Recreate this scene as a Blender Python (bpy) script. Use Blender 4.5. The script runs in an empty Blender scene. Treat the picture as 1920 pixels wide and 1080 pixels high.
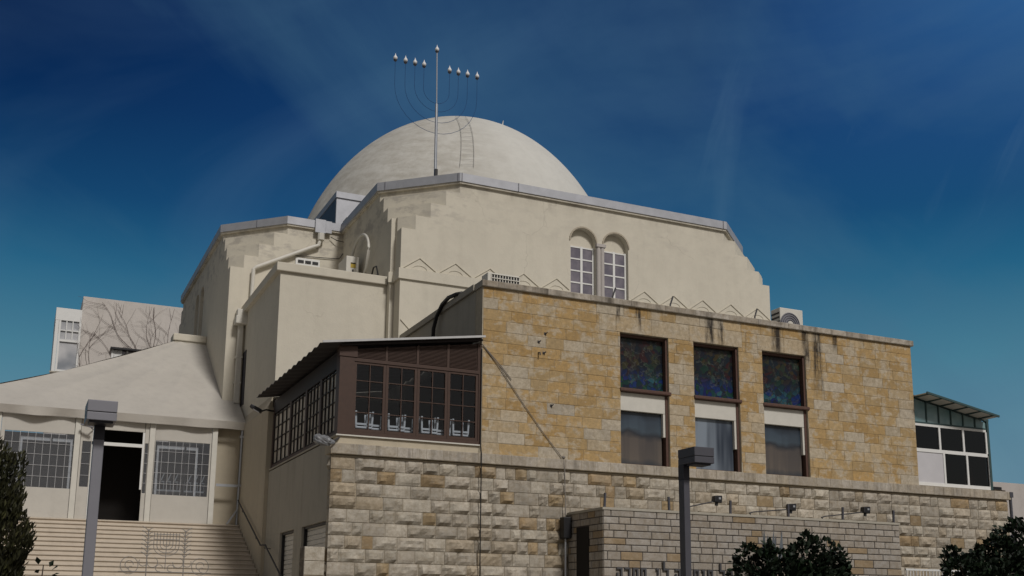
import bpy, bmesh, math, random
from mathutils import Vector, Matrix, noise
from mathutils.geometry import tessellate_polygon
random.seed(11)
scene = bpy.context.scene
COL = scene.collection
R = math.radians

# ------------------------------------------------------------------ materials
class N:
    """small node helper"""
    def __init__(s, name):
        s.m = bpy.data.materials.new(name); s.m.use_nodes = True
        s.t = s.m.node_tree; s.bsdf = s.t.nodes['Principled BSDF']
        s.out = s.t.nodes['Material Output']
    def n(s, typ, **kw):
        x = s.t.nodes.new(typ)
        for k, v in kw.items(): setattr(x, k, v)
        return x
    def put(s, sock, v):
        if isinstance(v, (int, float)): sock.default_value = v
        elif isinstance(v, tuple): sock.default_value = v if len(v) != 3 or sock.type == 'VECTOR' else (*v, 1)
        else: s.t.links.new(v, sock)
    def coord(s, scale=(1, 1, 1)):
        c = s.n('ShaderNodeTexCoord'); mp = s.n('ShaderNodeMapping')
        s.t.links.new(c.outputs['Object'], mp.inputs[0]); mp.inputs['Scale'].default_value = scale
        return mp.outputs[0]
    def noise(s, scale, vec=None, detail=4, rough=.6):
        x = s.n('ShaderNodeTexNoise'); x.inputs['Scale'].default_value = scale
        x.inputs['Detail'].default_value = detail; x.inputs['Roughness'].default_value = rough
        s.put(x.inputs['Vector'], vec if vec is not None else s.coord())
        return x.outputs['Fac']
    def ramp(s, fac, *stops):
        x = s.n('ShaderNodeValToRGB'); e = x.color_ramp.elements
        while len(e) < len(stops): e.new(.5)
        for k, (p, c) in enumerate(stops):
            e[k].position = p; e[k].color = (c, c, c, 1) if isinstance(c, (int, float)) else (*c, 1)
        s.put(x.inputs[0], fac); return x.outputs[0]
    def mix(s, f, a, b, mode='MIX'):
        x = s.n('ShaderNodeMix', data_type='RGBA', blend_type=mode)
        s.put(x.inputs[0], f); s.put(x.inputs[6], a); s.put(x.inputs[7], b); return x.outputs[2]
    def math(s, op, a, b=0., c=None):
        x = s.n('ShaderNodeMath', operation=op); s.put(x.inputs[0], a); s.put(x.inputs[1], b)
        if c is not None: s.put(x.inputs[2], c)
        return x.outputs[0]
    def xyz(s):
        c = s.n('ShaderNodeTexCoord'); x = s.n('ShaderNodeSeparateXYZ'); s.t.links.new(c.outputs['Object'], x.inputs[0]); return x.outputs
    def attr(s, name='Col'):
        return s.n('ShaderNodeAttribute', attribute_name=name).outputs['Color']
    def bump(s, h, strength=.3, dist=.02, bevel=0.):
        x = s.n('ShaderNodeBump'); s.put(x.inputs['Height'], h)
        x.inputs['Strength'].default_value = strength; x.inputs['Distance'].default_value = dist
        if bevel:
            b = s.n('ShaderNodeBevel', samples=4); b.inputs[0].default_value = bevel
            s.t.links.new(b.outputs[0], x.inputs['Normal'])
        s.t.links.new(x.outputs[0], s.bsdf.inputs['Normal'])
    def fin(s, col, rough=.8, metal=0., spec=.3):
        s.put(s.bsdf.inputs['Base Color'], col); s.put(s.bsdf.inputs['Roughness'], rough)
        s.bsdf.inputs['Metallic'].default_value = metal
        s.bsdf.inputs['Specular IOR Level'].default_value = spec
        return s.m

def plain(name, c, rough=.6, metal=0., var=.18, scale=6., spec=.4, bevel=0.):
    s = N(name); f = s.noise(scale, detail=5)
    col = s.mix(f, tuple(x * (1 - var) for x in c), tuple(min(1, x * (1 + var)) for x in c))
    s.bump(s.noise(scale * 12), .08, .01, bevel)
    return s.fin(col, rough, metal, spec)

def stucco(name, c, grime=.5, dirt=(.22, .19, .14), eaves=False, dome=False, cracks=False):
    s = N(name)
    big = s.noise(.55, detail=5); mid = s.noise(3.2, detail=6, rough=.7)
    col = s.mix(big, tuple(x * .88 for x in c), tuple(x * 1.08 for x in c))
    col = s.mix(s.ramp(mid, (.45, 0.), (.8, .35)), col, tuple(x * .74 for x in c))
    streak = s.noise(2.6, s.coord((1, 1, .09)), 5, .65)
    col = s.mix(s.math('MULTIPLY', s.ramp(streak, (.5, 0.), (.82, 1.)), grime), col, dirt)
    x, y, z = s.xyz()
    if eaves:      # grey weathering on the stepped corners and below the eaves
        m = s.math('MULTIPLY', s.ramp(s.math('DIVIDE', s.math('SUBTRACT', z, 12.7), 2.), (.05, 0.), (.5, 1.)), s.ramp(s.noise(1.5, s.coord((1, 1, 2.2)), 5, .65), (.50, 0.), (.62, 1.)))
        m = s.math('MULTIPLY', m, s.ramp(s.math('DIVIDE', s.math('ADD', x, 5.), 8.), (.65, .60), (1., .16)))
        col = s.mix(m, col, (.36, .335, .30))
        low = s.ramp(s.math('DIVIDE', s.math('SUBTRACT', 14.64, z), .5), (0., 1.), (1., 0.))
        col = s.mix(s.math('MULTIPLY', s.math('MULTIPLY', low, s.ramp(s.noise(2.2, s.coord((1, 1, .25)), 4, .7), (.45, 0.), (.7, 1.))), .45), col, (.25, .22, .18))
    if dome:       # mottled patches, mostly darker, on the dome's left flank, fading to the right
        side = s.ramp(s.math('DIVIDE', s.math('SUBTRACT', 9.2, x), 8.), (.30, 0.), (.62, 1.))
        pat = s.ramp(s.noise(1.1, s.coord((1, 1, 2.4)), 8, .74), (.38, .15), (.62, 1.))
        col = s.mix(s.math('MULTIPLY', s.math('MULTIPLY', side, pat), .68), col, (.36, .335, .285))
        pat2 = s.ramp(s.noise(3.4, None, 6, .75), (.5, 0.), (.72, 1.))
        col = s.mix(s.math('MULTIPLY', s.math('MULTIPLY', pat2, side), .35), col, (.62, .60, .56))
    if cracks:
        v = s.n('ShaderNodeTexVoronoi', feature='DISTANCE_TO_EDGE'); v.inputs['Scale'].default_value = .42
        w = s.n('ShaderNodeMix', data_type='RGBA', blend_type='LINEAR_LIGHT'); w.inputs[0].default_value = .35
        nn = s.n('ShaderNodeTexNoise'); nn.inputs['Scale'].default_value = 1.6; nn.inputs['Detail'].default_value = 6
        s.t.links.new(s.coord(), nn.inputs['Vector']); s.t.links.new(s.coord(), w.inputs[6]); s.t.links.new(nn.outputs['Color'], w.inputs[7])
        s.t.links.new(w.outputs[2], v.inputs['Vector'])
        ck = s.math('MULTIPLY', s.ramp(v.outputs['Distance'], (0., 1.), (.006, 0.)), s.ramp(s.noise(.7, None, 3), (.52, 0.), (.6, 1.)))
        col = s.mix(s.math('MULTIPLY', ck, .28), col, (.25, .22, .18))
    fine = s.noise(38, detail=3)
    h = s.math('ADD', s.math('MULTIPLY', fine, .5), s.math('MULTIPLY', mid, 1.2))
    s.bump(h, .35, .02, 0 if eaves else .02)
    return s.fin(col, .9, 0, .15)

def stone(name, patch=(.56, .47, .33), amount=.6, stains=(), zt=9.45, grain=.4, streak=.5):
    """colour per block from the mesh, washed patches and run-off stains on top"""
    s = N(name); col = s.attr()
    blot = s.noise(1.7, detail=6, rough=.62)
    col = s.mix(s.math('MULTIPLY', s.ramp(blot, (.52, 0.), (.6, 1.)), amount), col, patch)
    b2 = s.noise(2.9, s.coord((1, 1, 1.7)), 5, .6)
    col = s.mix(s.math('MULTIPLY', s.ramp(b2, (.53, 0.), (.60, 1.)), amount * .8), col, tuple(min(1, p * 1.08) for p in patch))
    sp = s.noise(9, detail=6, rough=.75)
    col = s.mix(s.ramp(sp, (.3, .6), (.62, 0.)), col, (.20, .15, .09))
    pits = s.n('ShaderNodeTexVoronoi'); pits.inputs['Scale'].default_value = 14; s.t.links.new(s.coord(), pits.inputs['Vector'])
    col = s.mix(s.math('MULTIPLY', s.ramp(pits.outputs['Distance'], (.0, .7), (.16, 0.)), s.ramp(s.noise(2.4, None, 2), (.48, 0.), (.6, 1.))), col, (.11, .085, .06))
    vs = s.noise(3.4, s.coord((1, 1, .11)), 5, .7)
    x, y, z = s.xyz()
    if streak:
        near = s.ramp(s.math('DIVIDE', s.math('SUBTRACT', zt, z), 1.6), (0., 1.), (1., 0.))
        m = s.math('MULTIPLY', s.math('MULTIPLY', s.ramp(vs, (.5, 0.), (.72, 1.)), near), streak)
        col = s.mix(m, col, (.05, .043, .035))
    tot = None
    for sx, w, ln in stains:
        a = s.math('SUBTRACT', 1., s.math('DIVIDE', s.math('ABSOLUTE', s.math('SUBTRACT', x, sx)), w))
        b = s.math('SUBTRACT', 1., s.math('DIVIDE', s.math('SUBTRACT', zt, z), ln))
        c = s.math('MINIMUM', s.math('MAXIMUM', s.math('MINIMUM', a, b), 0.), .5)
        tot = c if tot is None else s.math('ADD', tot, c)
    if tot is not None:
        vs2 = s.noise(5.5, s.coord((1, 1, .16)), 6, .75)
        m = s.math('MULTIPLY', s.math('MULTIPLY', tot, s.ramp(vs2, (.38, 0.), (.58, 1.))), 1.9)
        m = s.math('MINIMUM', m, .93)
        col = s.mix(m, col, (.022, .02, .02))
    h = s.math('ADD', s.noise(22, detail=6, rough=.7), s.math('MULTIPLY', s.noise(90, detail=2), .4))
    s.bump(h, grain, .02)
    return s.fin(col, .92, 0, .15)

def glass(name, tint=(.02, .025, .03), see=.35, rough=.04, haze=0., hazecol=(.6, .62, .65)):
    s = N(name)
    tr = s.n('ShaderNodeBsdfTransparent'); tr.inputs[0].default_value = (see, see * 1.02, see * 1.05, 1)
    gl = s.n('ShaderNodeBsdfGlossy'); gl.inputs[0].default_value = (.95, .97, 1, 1); gl.inputs['Roughness'].default_value = rough
    df = s.n('ShaderNodeBsdfDiffuse'); df.inputs[0].default_value = (*hazecol, 1)
    fr = s.n('ShaderNodeFresnel'); fr.inputs[0].default_value = 1.5
    b = s.n('ShaderNodeBump'); b.inputs['Strength'].default_value = .04; b.inputs['Distance'].default_value = .05
    s.put(b.inputs['Height'], s.noise(1.3, detail=1)); s.t.links.new(b.outputs[0], gl.inputs['Normal'])
    m1 = s.n('ShaderNodeMixShader'); m1.inputs[0].default_value = haze
    s.t.links.new(tr.outputs[0], m1.inputs[1]); s.t.links.new(df.outputs[0], m1.inputs[2])
    gi_ = s.n('ShaderNodeNewGeometry'); k_ = s.math('MULTIPLY', fr.outputs[0], s.math('SUBTRACT', 1., gi_.outputs['Backfacing']))
    m2 = s.n('ShaderNodeMixShader'); s.t.links.new(k_, m2.inputs[0])
    s.t.links.new(m1.outputs[0], m2.inputs[1]); s.t.links.new(gl.outputs[0], m2.inputs[2])
    s.t.links.new(m2.outputs[0], s.out.inputs['Surface'])
    return s.m

def pane_mat(name, a, b, scale=1., rough=.1, spec=.6, stretch=(1, 1, 1)):
    s = N(name); f = s.noise(scale, s.coord(stretch), 2, .5)
    s.fin(s.mix(s.ramp(f, (.35, 0.), (.65, 1.)), a, b), rough, 0, spec)
    return s.m

def stained(name, seed):
    s = N(name)
    c = s.n('ShaderNodeTexCoord'); mp = s.n('ShaderNodeMapping'); mp.inputs['Location'].default_value = (seed * 7.3, seed * 3.1, seed)
    s.t.links.new(c.outputs['Object'], mp.inputs[0])
    warp = s.n('ShaderNodeTexNoise'); warp.inputs['Scale'].default_value = 2.2; s.t.links.new(mp.outputs[0], warp.inputs['Vector'])
    vm = s.n('ShaderNodeMix', data_type='RGBA', blend_type='LINEAR_LIGHT'); vm.inputs[0].default_value = .25
    s.t.links.new(mp.outputs[0], vm.inputs[6]); s.t.links.new(warp.outputs['Color'], vm.inputs[7])
    v = s.n('ShaderNodeTexVoronoi'); v.inputs['Scale'].default_value = 7; s.t.links.new(vm.outputs[2], v.inputs['Vector'])
    hsv = s.n('ShaderNodeSeparateColor'); s.t.links.new(v.outputs['Color'], hsv.inputs[0])
    z = s.xyz()[2]
    low = s.math('DIVIDE', s.math('SUBTRACT', z, 7.33), 1.43)
    colA = s.ramp(hsv.outputs[0], (0., (.006, .02, .20)), (.3, (.008, .05, .26)), (.5, (.008, .12, .06)), (.7, (.012, .02, .06)), (.9, (.04, .20, .26)))
    colB = s.ramp(hsv.outputs[1], (0., (.01, .035, .04)), (.35, (.012, .014, .03)), (.55, (.09, .065, .012)), (.68, (.01, .06, .035)), (.84, (.07, .012, .008)), (.95, (.012, .012, .015)))
    col = s.mix(s.ramp(low, (.2, 0.), (.45, 1.)), colA, colB)
    e = s.n('ShaderNodeTexVoronoi', feature='DISTANCE_TO_EDGE'); e.inputs['Scale'].default_value = 7; s.t.links.new(vm.outputs[2], e.inputs['Vector'])
    nz = s.noise(3.5, mp.outputs[0], 3)
    w = s.ramp(s.noise(1.6, mp.outputs[0], 4), (.49, 0.), (.5, 1.), (.515, 0.))
    lead = s.math('MULTIPLY', s.ramp(e.outputs['Distance'], (.0, .9), (.03, 0.)), s.ramp(nz, (.42, 0.), (.6, 1.)))
    col = s.mix(lead, col, (.13, .13, .10))
    dl = s.ramp(e.outputs['Distance'], (.012, 1.), (.05, 0.))
    col = s.mix(dl, col, (.003, .003, .004))
    s.bump(v.outputs['Distance'], .3, .02)
    col = s.mix(.60, col, (.004, .005, .010))
    col = s.mix(s.math('MULTIPLY', w, .5), col, (.10, .105, .085))
    col = s.mix(s.math('MULTIPLY', lead, .35), col, (.09, .09, .075))
    return s.fin(col, .35, 0, .3)

M = {}
M['cream'] = stucco('cream_stucco', (.645, .603, .505), .12, eaves=True, cracks=True)
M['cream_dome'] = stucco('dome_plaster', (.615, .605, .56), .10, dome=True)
M['house'] = stucco('house_render', (.60, .56, .52), .2)
M['tan'] = stucco('tan_plaster', (.52, .46, .355), .35)
M['grey_plaster'] = stucco('weathered_plaster', (.43, .40, .335), .35, (.16, .15, .12))
M['pink_plaster'] = stucco('pink_plaster', (.49, .455, .43), .25)
M['mortar'] = plain('mortar', (.46, .40, .30), .95, var=.3)
M['mortar_dark'] = plain('dark_mortar', (.075, .066, .06), .95, var=.3)
M['ashlar'] = stone('ashlar_stone', (.53, .465, .36), .78,
    stains=((6.55, .17, 1.1), (6.9, .12, 1.0), (8.75, .2, 1.3), (9.75, .16, 1.3), (10.15, .2, 1.9), (10.8, .1, .5), (4.35, .1, .7), (3.75, .07, .5)), streak=.2)
M['coping'] = stone('coping_stone', (.22, .20, .17), .4, zt=9.7, streak=.8)
M['rustic'] = stone('rock_faced_stone', (.52, .46, .37), .28, zt=5.2, grain=.7, streak=.35)
M['string'] = stone('string_course_stone', (.5, .44, .34), .4, zt=5.6, streak=.75)
M['trimstone'] = stone('sawn_stone', (.48, .43, .36), .2, zt=4.0, streak=.2)
M['flashing'] = plain('zinc_flashing', (.40, .41, .44), .55, .35, .25, 3.)
M['flash_shade'] = plain('shaded_flashing', (.07, .08, .10), .5, .3, .3, 3.)
M['roofing'] = plain('roof_felt', (.30, .30, .29), .9)
M['white'] = plain('white_paint', (.74, .74, .72), .5, var=.08)
M['offwhite'] = plain('off_white_plastic', (.62, .60, .54), .5, var=.12)
M['alu'] = plain('aluminium', (.62, .62, .64), .4, .3, .1)
M['galv'] = plain('galvanised_steel', (.42, .44, .47), .45, .6, .2)
M['brown'] = plain('brown_stained_wood', (.060, .032, .022), .55, var=.3, scale=9)
M['browndark'] = plain('dark_wood', (.016, .010, .009), .6, var=.3)
M['rust'] = plain('rusty_steel', (.10, .055, .042), .8, var=.4, scale=14)
M['black'] = plain('black_metal', (.012, .012, .014), .5)
M['dark'] = plain('dark_interior', (.012, .010, .009), .9)
M['lamp'] = plain('grey_powder_coat', (.20, .20, .225), .5, .1, .1, 4., bevel=.012)
M['lampdark'] = plain('dark_grey_metal', (.075, .075, .09), .5, .1, .12, 4., bevel=.012)  # darker grey, also given to the right street lamp
M['lampneck'] = plain('lamp_neck', (.02, .02, .03), .5)
M['iron'] = plain('wrought_iron', (.05, .047, .05), .6)
M['canvas'] = stucco('tent_canvas', (.52, .49, .44), .2, (.26, .25, .24))
M['canvas_wall'] = stucco('tent_wall_sheet', (.55, .525, .475), .2, (.34, .31, .27))
M['step'] = stucco('limestone_step', (.60, .53, .44), .3)
M['corr'] = plain('corrugated_sheet', (.055, .05, .05), .6, 0., .3, 4.)
M['corrtop'] = plain('pale_sheet', (.5, .5, .5), .6)
M['glass'] = glass('window_glass', see=.30)
M['plasticglass'] = glass('clear_plastic', see=.85, rough=.12, haze=.10, hazecol=(.42, .43, .46))
M['creamglass'] = pane_mat('cream_wall_pane', (.60, .55, .46), (.42, .385, .32), 2., .3, .4)  # cream wall seen in the glass, painted into an opaque pane
M['skyglass'] = pane_mat('sky_reflection_pane', (.13, .12, .15), (.22, .20, .23), 2.5, .07, .9)  # purplish sky reflection put into the base colour
M['darkglass'] = pane_mat('dark_pane', (.008, .007, .008), (.02, .014, .015), 1.2, .06, .5)
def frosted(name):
    q = N(name); x, y, z = q.xyz()  # blurred reflections and shapes behind painted into the pane colour
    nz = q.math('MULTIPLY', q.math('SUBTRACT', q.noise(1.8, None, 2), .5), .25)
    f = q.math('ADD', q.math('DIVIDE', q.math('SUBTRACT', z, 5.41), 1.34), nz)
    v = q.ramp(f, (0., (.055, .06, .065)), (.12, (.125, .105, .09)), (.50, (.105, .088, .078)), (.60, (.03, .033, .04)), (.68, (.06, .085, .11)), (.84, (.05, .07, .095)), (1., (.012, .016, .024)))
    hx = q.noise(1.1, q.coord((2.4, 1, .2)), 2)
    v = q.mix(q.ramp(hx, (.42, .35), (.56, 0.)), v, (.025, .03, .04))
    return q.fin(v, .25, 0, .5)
M['frost1'] = frosted('frosted_reflection_pane')
M['frost2'] = pane_mat('curtain_reflection_pane', (.03, .04, .06), (.22, .26, .31), 1.9, .22, .5, (1.6, 1, .15))  # soft reflection and curtain tones painted into the colour
M['clerestory'] = pane_mat('green_pane', (.16, .28, .30), (.27, .38, .39), 2., .2, .5)
M['gridline'] = plain('window_grid_line', (.52, .52, .53), .6)
M['ladder'] = plain('painted_ladder', (.43, .42, .39), .7)
M['gateiron'] = plain('pale_iron', (.25, .23, .21), .7)
M['bulb'] = plain('bulb_white', (.8, .8, .8), .4)
M['verglass'] = glass('veranda_glass', see=.97)
M['paper'] = plain('papered_pane', (.55, .54, .56), .5, var=.12, scale=3)
M['plastic_white'] = plain('white_plastic', (.36, .375, .375), .4, var=.05)
M['bag'] = plain('clear_wrap', (.20, .205, .215), .35, 0, .45, 16, .5)
M['ground'] = plain('paving', (.20, .18, .15), .9, var=.25, scale=.6)
M['orange'] = plain('faded_orange_cloth', (.26, .10, .06), .8)
M['vine'] = plain('bare_twig', (.15, .11, .10), .9)
M['cable'] = plain('black_cable', (.015, .014, .014), .5)
M['cable_grey'] = plain('grey_cable', (.20, .18, .16), .7)
M['letter'] = plain('grey_letter', (.085, .085, .09), .5, .2)
M['yellow'] = plain('yellow_sticker', (.5, .36, .05), .6)
M['stain0'] = stained('stained_glass_one', 0); M['stain1'] = stained('stained_glass_two', 1); M['stain2'] = stained('stained_glass_three', 2)

def foliage(name, c1, c2):
    s = N(name); f = s.noise(2.2, detail=4)
    oi = s.attr()
    col = s.mix(1., s.mix(f, c1, c2), oi, 'MULTIPLY')
    return s.fin(col, .55, 0, .25)
M['conifer'] = foliage('conifer_needles', (.014, .018, .008), (.034, .031, .012))
M['leaf'] = foliage('dark_leaf', (.005, .011, .006), (.011, .022, .009))
M['agave'] = plain('agave_leaf', (.16, .18, .20), .6)
M['bark'] = plain('bark', (.06, .045, .035), .9)

# ------------------------------------------------------------------ mesh builder
class MB:
    def __init__(s): s.v = []; s.f = []; s.c = []; s.cur = (1, 1, 1)
    def face(s, pts):
        i = len(s.v); s.v += [tuple(p) for p in pts]; s.f.append(tuple(range(i, i + len(pts)))); s.c.append(s.cur); return s
    def idx(s, verts, faces):
        i = len(s.v); s.v += [tuple(p) for p in verts]
        for f in faces: s.f.append(tuple(i + k for k in f)); s.c.append(s.cur)
        return s
    def box(s, x0, x1, y0, y1, z0, z1):
        x0, x1 = sorted((x0, x1)); y0, y1 = sorted((y0, y1)); z0, z1 = sorted((z0, z1))
        V = [(x0,y0,z0),(x1,y0,z0),(x1,y1,z0),(x0,y1,z0),(x0,y0,z1),(x1,y0,z1),(x1,y1,z1),(x0,y1,z1)]
        return s.idx(V, [(0,3,2,1),(4,5,6,7),(0,1,5,4),(1,2,6,5),(2,3,7,6),(3,0,4,7)])
    def prism(s, poly, z0, z1, top=True, bottom=True, skip=()):
        n = len(poly); V = [(x, y, z0) for x, y in poly] + [(x, y, z1) for x, y in poly]; F = []
        for k in range(n):
            if k in skip: continue
            F.append((k, (k + 1) % n, n + (k + 1) % n, n + k))
        s.idx(V, F)
        if top or bottom:
            tri = tessellate_polygon([[Vector((x, y, 0)) for x, y in poly]])
            if top: s.idx([(x, y, z1) for x, y in poly], tri)
            if bottom: s.idx([(x, y, z0) for x, y in poly], [t[::-1] for t in tri])
        return s
    def bar(s, a, b, w, h=None):
        """rectangular bar between two points"""
        h = h or w; a = Vector(a); b = Vector(b); d = (b - a).normalized()
        up = Vector((0, 0, 1)) if abs(d.z) < .95 else Vector((0, 1, 0))
        x = d.cross(up).normalized() * w / 2; y = x.cross(d).normalized() * h / 2
        V = [a-x-y, a+x-y, a+x+y, a-x+y, b-x-y, b+x-y, b+x+y, b-x+y]
        return s.idx(V, [(0,3,2,1),(4,5,6,7),(0,1,5,4),(1,2,6,5),(2,3,7,6),(3,0,4,7)])
    def tube(s, pts, r, n=8, r1=None):
        pts = [Vector(p) for p in pts]; m = len(pts); V = []; F = []
        t0 = (pts[1] - pts[0]).normalized()
        ref = Vector((0, 0, 1)) if abs(t0.z) < .9 else Vector((1, 0, 0))
        for i, p in enumerate(pts):
            t = (pts[min(i + 1, m - 1)] - pts[max(i - 1, 0)]).normalized()
            x = t.cross(ref)
            if x.length < 1e-4: x = t.cross(Vector((0, 1, 0)))
            x.normalize(); y = t.cross(x)
            rr = r if r1 is None else r + (r1 - r) * i / (m - 1)
            for k in range(n):
                a = 2 * math.pi * k / n; V.append(p + x * math.cos(a) * rr + y * math.sin(a) * rr)
        for i in range(m - 1):
            for k in range(n):
                F.append((i*n+k, i*n+(k+1)%n, (i+1)*n+(k+1)%n, (i+1)*n+k))
        F.append(tuple(range(n))[::-1]); F.append(tuple((m-1)*n + k for k in range(n)))
        return s.idx(V, F)
    def lathe(s, prof, c=(0, 0, 0), n=24):
        V = []; F = []; m = len(prof)
        for r, z in prof:
            for k in range(n):
                a = 2 * math.pi * k / n; V.append((c[0] + r*math.cos(a), c[1] + r*math.sin(a), c[2] + z))
        for i in range(m - 1):
            for k in range(n): F.append((i*n+k, i*n+(k+1)%n, (i+1)*n+(k+1)%n, (i+1)*n+k))
        F.append(tuple(range(n))[::-1]); F.append(tuple((m-1)*n+k for k in range(n)))
        return s.idx(V, F)
    def build(s, name, mat, parent=None, smooth=False, weld=True, fix=True, bevel=0):
        me = bpy.data.meshes.new(name); me.from_pydata([tuple(v) for v in s.v], [], s.f)
        if any(c != (1, 1, 1) for c in s.c):
            a = me.color_attributes.new('Col', 'FLOAT_COLOR', 'CORNER'); k = 0
            for p, c in zip(me.polygons, s.c):
                for li in p.loop_indices: a.data[li].color = (*c, 1)
        bm = bmesh.new(); bm.from_mesh(me)
        if weld: bmesh.ops.remove_doubles(bm, verts=bm.verts, dist=1e-5)
        if fix: bmesh.ops.recalc_face_normals(bm, faces=bm.faces)
        if smooth:
            for f in bm.faces: f.smooth = True
        bm.to_mesh(me); bm.free()
        me.materials.append(mat)
        o = bpy.data.objects.new(name, me); COL.objects.link(o)
        if parent:
            o.parent = parent      # parts keep world coordinates; only the thing's Empty carries an offset
            o.matrix_parent_inverse = Matrix.Translation(-parent.location)
        if bevel:
            b = o.modifiers.new('Bevel', 'BEVEL'); b.width = bevel; b.segments = 2; b.limit_method = 'ANGLE'; b.angle_limit = R(50)
        return o

def tag(o, label=None, cat=None, group=None, kind=None):
    if label: o['label'] = label
    if cat: o['category'] = cat
    if group: o['group'] = group
    if kind: o['kind'] = kind
    return o
def thing(name, label, cat, loc=(0, 0, 0), group=None):
    o = bpy.data.objects.new(name, None); COL.objects.link(o); o.location = loc; o.empty_display_size = .3
    return tag(o, label, cat, group)
def dup(root, loc, label):
    r = root.copy(); COL.objects.link(r); r.location = loc; r['label'] = label
    for ch in list(root.children):
        c = ch.copy(); COL.objects.link(c); c.parent = r; c.matrix_parent_inverse = ch.matrix_parent_inverse
        for g in list(ch.children):
            d = g.copy(); COL.objects.link(d); d.parent = c; d.matrix_parent_inverse = g.matrix_parent_inverse
    return r
def hole(rects, h):
    """cut a rectangle out of a list of rectangles"""
    out = []; hx0, hx1, hz0, hz1 = h
    for x0, x1, z0, z1 in rects:
        if hx1 <= x0 or hx0 >= x1 or hz1 <= z0 or hz0 >= z1: out.append((x0, x1, z0, z1)); continue
        if x0 < hx0: out.append((x0, hx0, z0, z1))
        if x1 > hx1: out.append((hx1, x1, z0, z1))
        a, b = max(x0, hx0), min(x1, hx1)
        if z0 < hz0: out.append((a, b, z0, hz0))
        if z1 > hz1: out.append((a, b, hz1, z1))
    return out
def lerp3(a, b, t): return tuple(x + (y - x) * t for x, y in zip(a, b))

# ------------------------------------------------------------------ masonry
def ashlar(mb, x0, x1, zs, y, palette, lmin=.45, lmax=.85, holes=(), gap=.0035, proud=.009, P=None, jumble=False):
    """dressed blocks on a vertical plane; P maps (u, z, out) to a point"""
    P = P or (lambda u, z, o: (u, y - o, z))
    for z0, z1 in zip(zs[:-1], zs[1:]):
        u = x0 - random.random() * lmin
        while u < x1 - .02:
            L = random.uniform(lmin, lmax)
            if u + L > x1 - lmin * .4: L = x1 - u
            a, b = max(u, x0), min(u + L, x1); u += L
            if b - a < .03: continue
            rects = [(a, b, z0, z1)]
            if jumble and random.random() < .1 and b - a > .3:
                m = (z0 + z1) / 2; rects = [(a, b, z0, m), (a, b, m, z1)]
            for h in holes: 
                nr = []
                for r_ in rects: nr += hole([r_], h)
                rects = nr
            c = palette()
            for (p, q, r_, t) in rects:
                if q - p < .03 or t - r_ < .03: continue
                mb.cur = c; g = gap; e = min(.012, (q - p) / 5); o = proud + random.uniform(-.003, .004)
                ring0 = [P(p+g, r_+g, 0), P(q-g, r_+g, 0), P(q-g, t-g, 0), P(p+g, t-g, 0)]
                ring1 = [P(p+g, r_+g, o*.6), P(q-g, r_+g, o*.6), P(q-g, t-g, o*.6), P(p+g, t-g, o*.6)]
                ring2 = [P(p+g+e, r_+g+e, o), P(q-g-e, r_+g+e, o), P(q-g-e, t-g-e, o), P(p+g+e, t-g-e, o)]
                F = [(8,9,10,11)]
                for k in range(4):
                    j = (k + 1) % 4; F += [(k, j, 4+j, 4+k), (4+k, 4+j, 8+j, 8+k)]
                mb.idx(ring0 + ring1 + ring2, F)
    mb.cur = (1, 1, 1)

def rustic(mb, x0, x1, zs, y, palette, holes=(), lmin=.24, lmax=.72, bulge=.066, P=None, cell=.062):
    P = P or (lambda u, z, o: (u, y - o, z))
    for z0, z1 in zip(zs[:-1], zs[1:]):
        u = x0
        while u < x1 - .02:
            L = random.uniform(lmin, lmax)
            if u + L > x1 - lmin: L = x1 - u
            a, b = u, u + L; u += L
            rects = [(a, b, z0, z1)]
            for h in holes:
                nr = []
                for r_ in rects: nr += hole([r_], h)
                rects = nr
            c = palette(); amp = random.choice((.25, .7, 1., 1.15, 1.35)); sd = random.random() * 100
            for (p, q, r_, t) in rects:
                if q - p < .05 or t - r_ < .05: continue
                g = .007; p += g; q -= g; r_ += g; t -= g
                nx = max(4, int((q - p) / cell)); nz = max(4, int((t - r_) / cell))
                V = []; hs = []
                for j in range(nz + 1):
                    for i in range(nx + 1):
                        uu = p + (q - p) * i / nx; zz = r_ + (t - r_) * j / nz
                        d = min(uu - p, q - uu, (zz - r_) * 1.5, (t - zz) * .62)
                        e = min(1., d / .065); e = e * (2 - e)
                        nn = noise.fractal(Vector((uu * 4.2 + sd, zz * 5.5, sd)), 1., 2.1, 4)
                        h = e * amp * bulge * (.62 + .75 * nn + .10 * (zz - r_) / (t - r_))
                        h = max(h, .004 * e) + .012
                        V.append(P(uu, zz, h)); hs.append(h)
                F = []; n1 = nx + 1
                i0 = len(mb.v)
                mb.v += V
                for j in range(nz):
                    for i in range(nx):
                        mb.f.append((i0+j*n1+i, i0+j*n1+i+1, i0+(j+1)*n1+i+1, i0+(j+1)*n1+i))
                        hm = (hs[j*n1+i] + hs[(j+1)*n1+i+1]) / 2
                        k = .86 + .16 * noise.noise(Vector((p + i*.21 + sd, j*.3, sd))) + min(.12, hm)
                        mb.c.append(tuple(x * k for x in c))
                # returns at the block's edge
                ring = [(0, 0), (nx, 0), (nx, nz), (0, nz)]
                mb.cur = tuple(x * .75 for x in c)
                mb.face([P(p, r_, 0), P(q, r_, 0), P(q, r_, .012), P(p, r_, .012)])
                mb.face([P(p, t, .012), P(q, t, .012), P(q, t, 0), P(p, t, 0)])
                mb.face([P(p, r_, 0), P(p, r_, .012), P(p, t, .012), P(p, t, 0)])
                mb.face([P(q, r_, .012), P(q, r_, 0), P(q, t, 0), P(q, t, .012)])
                mb.cur = (1, 1, 1)

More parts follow.
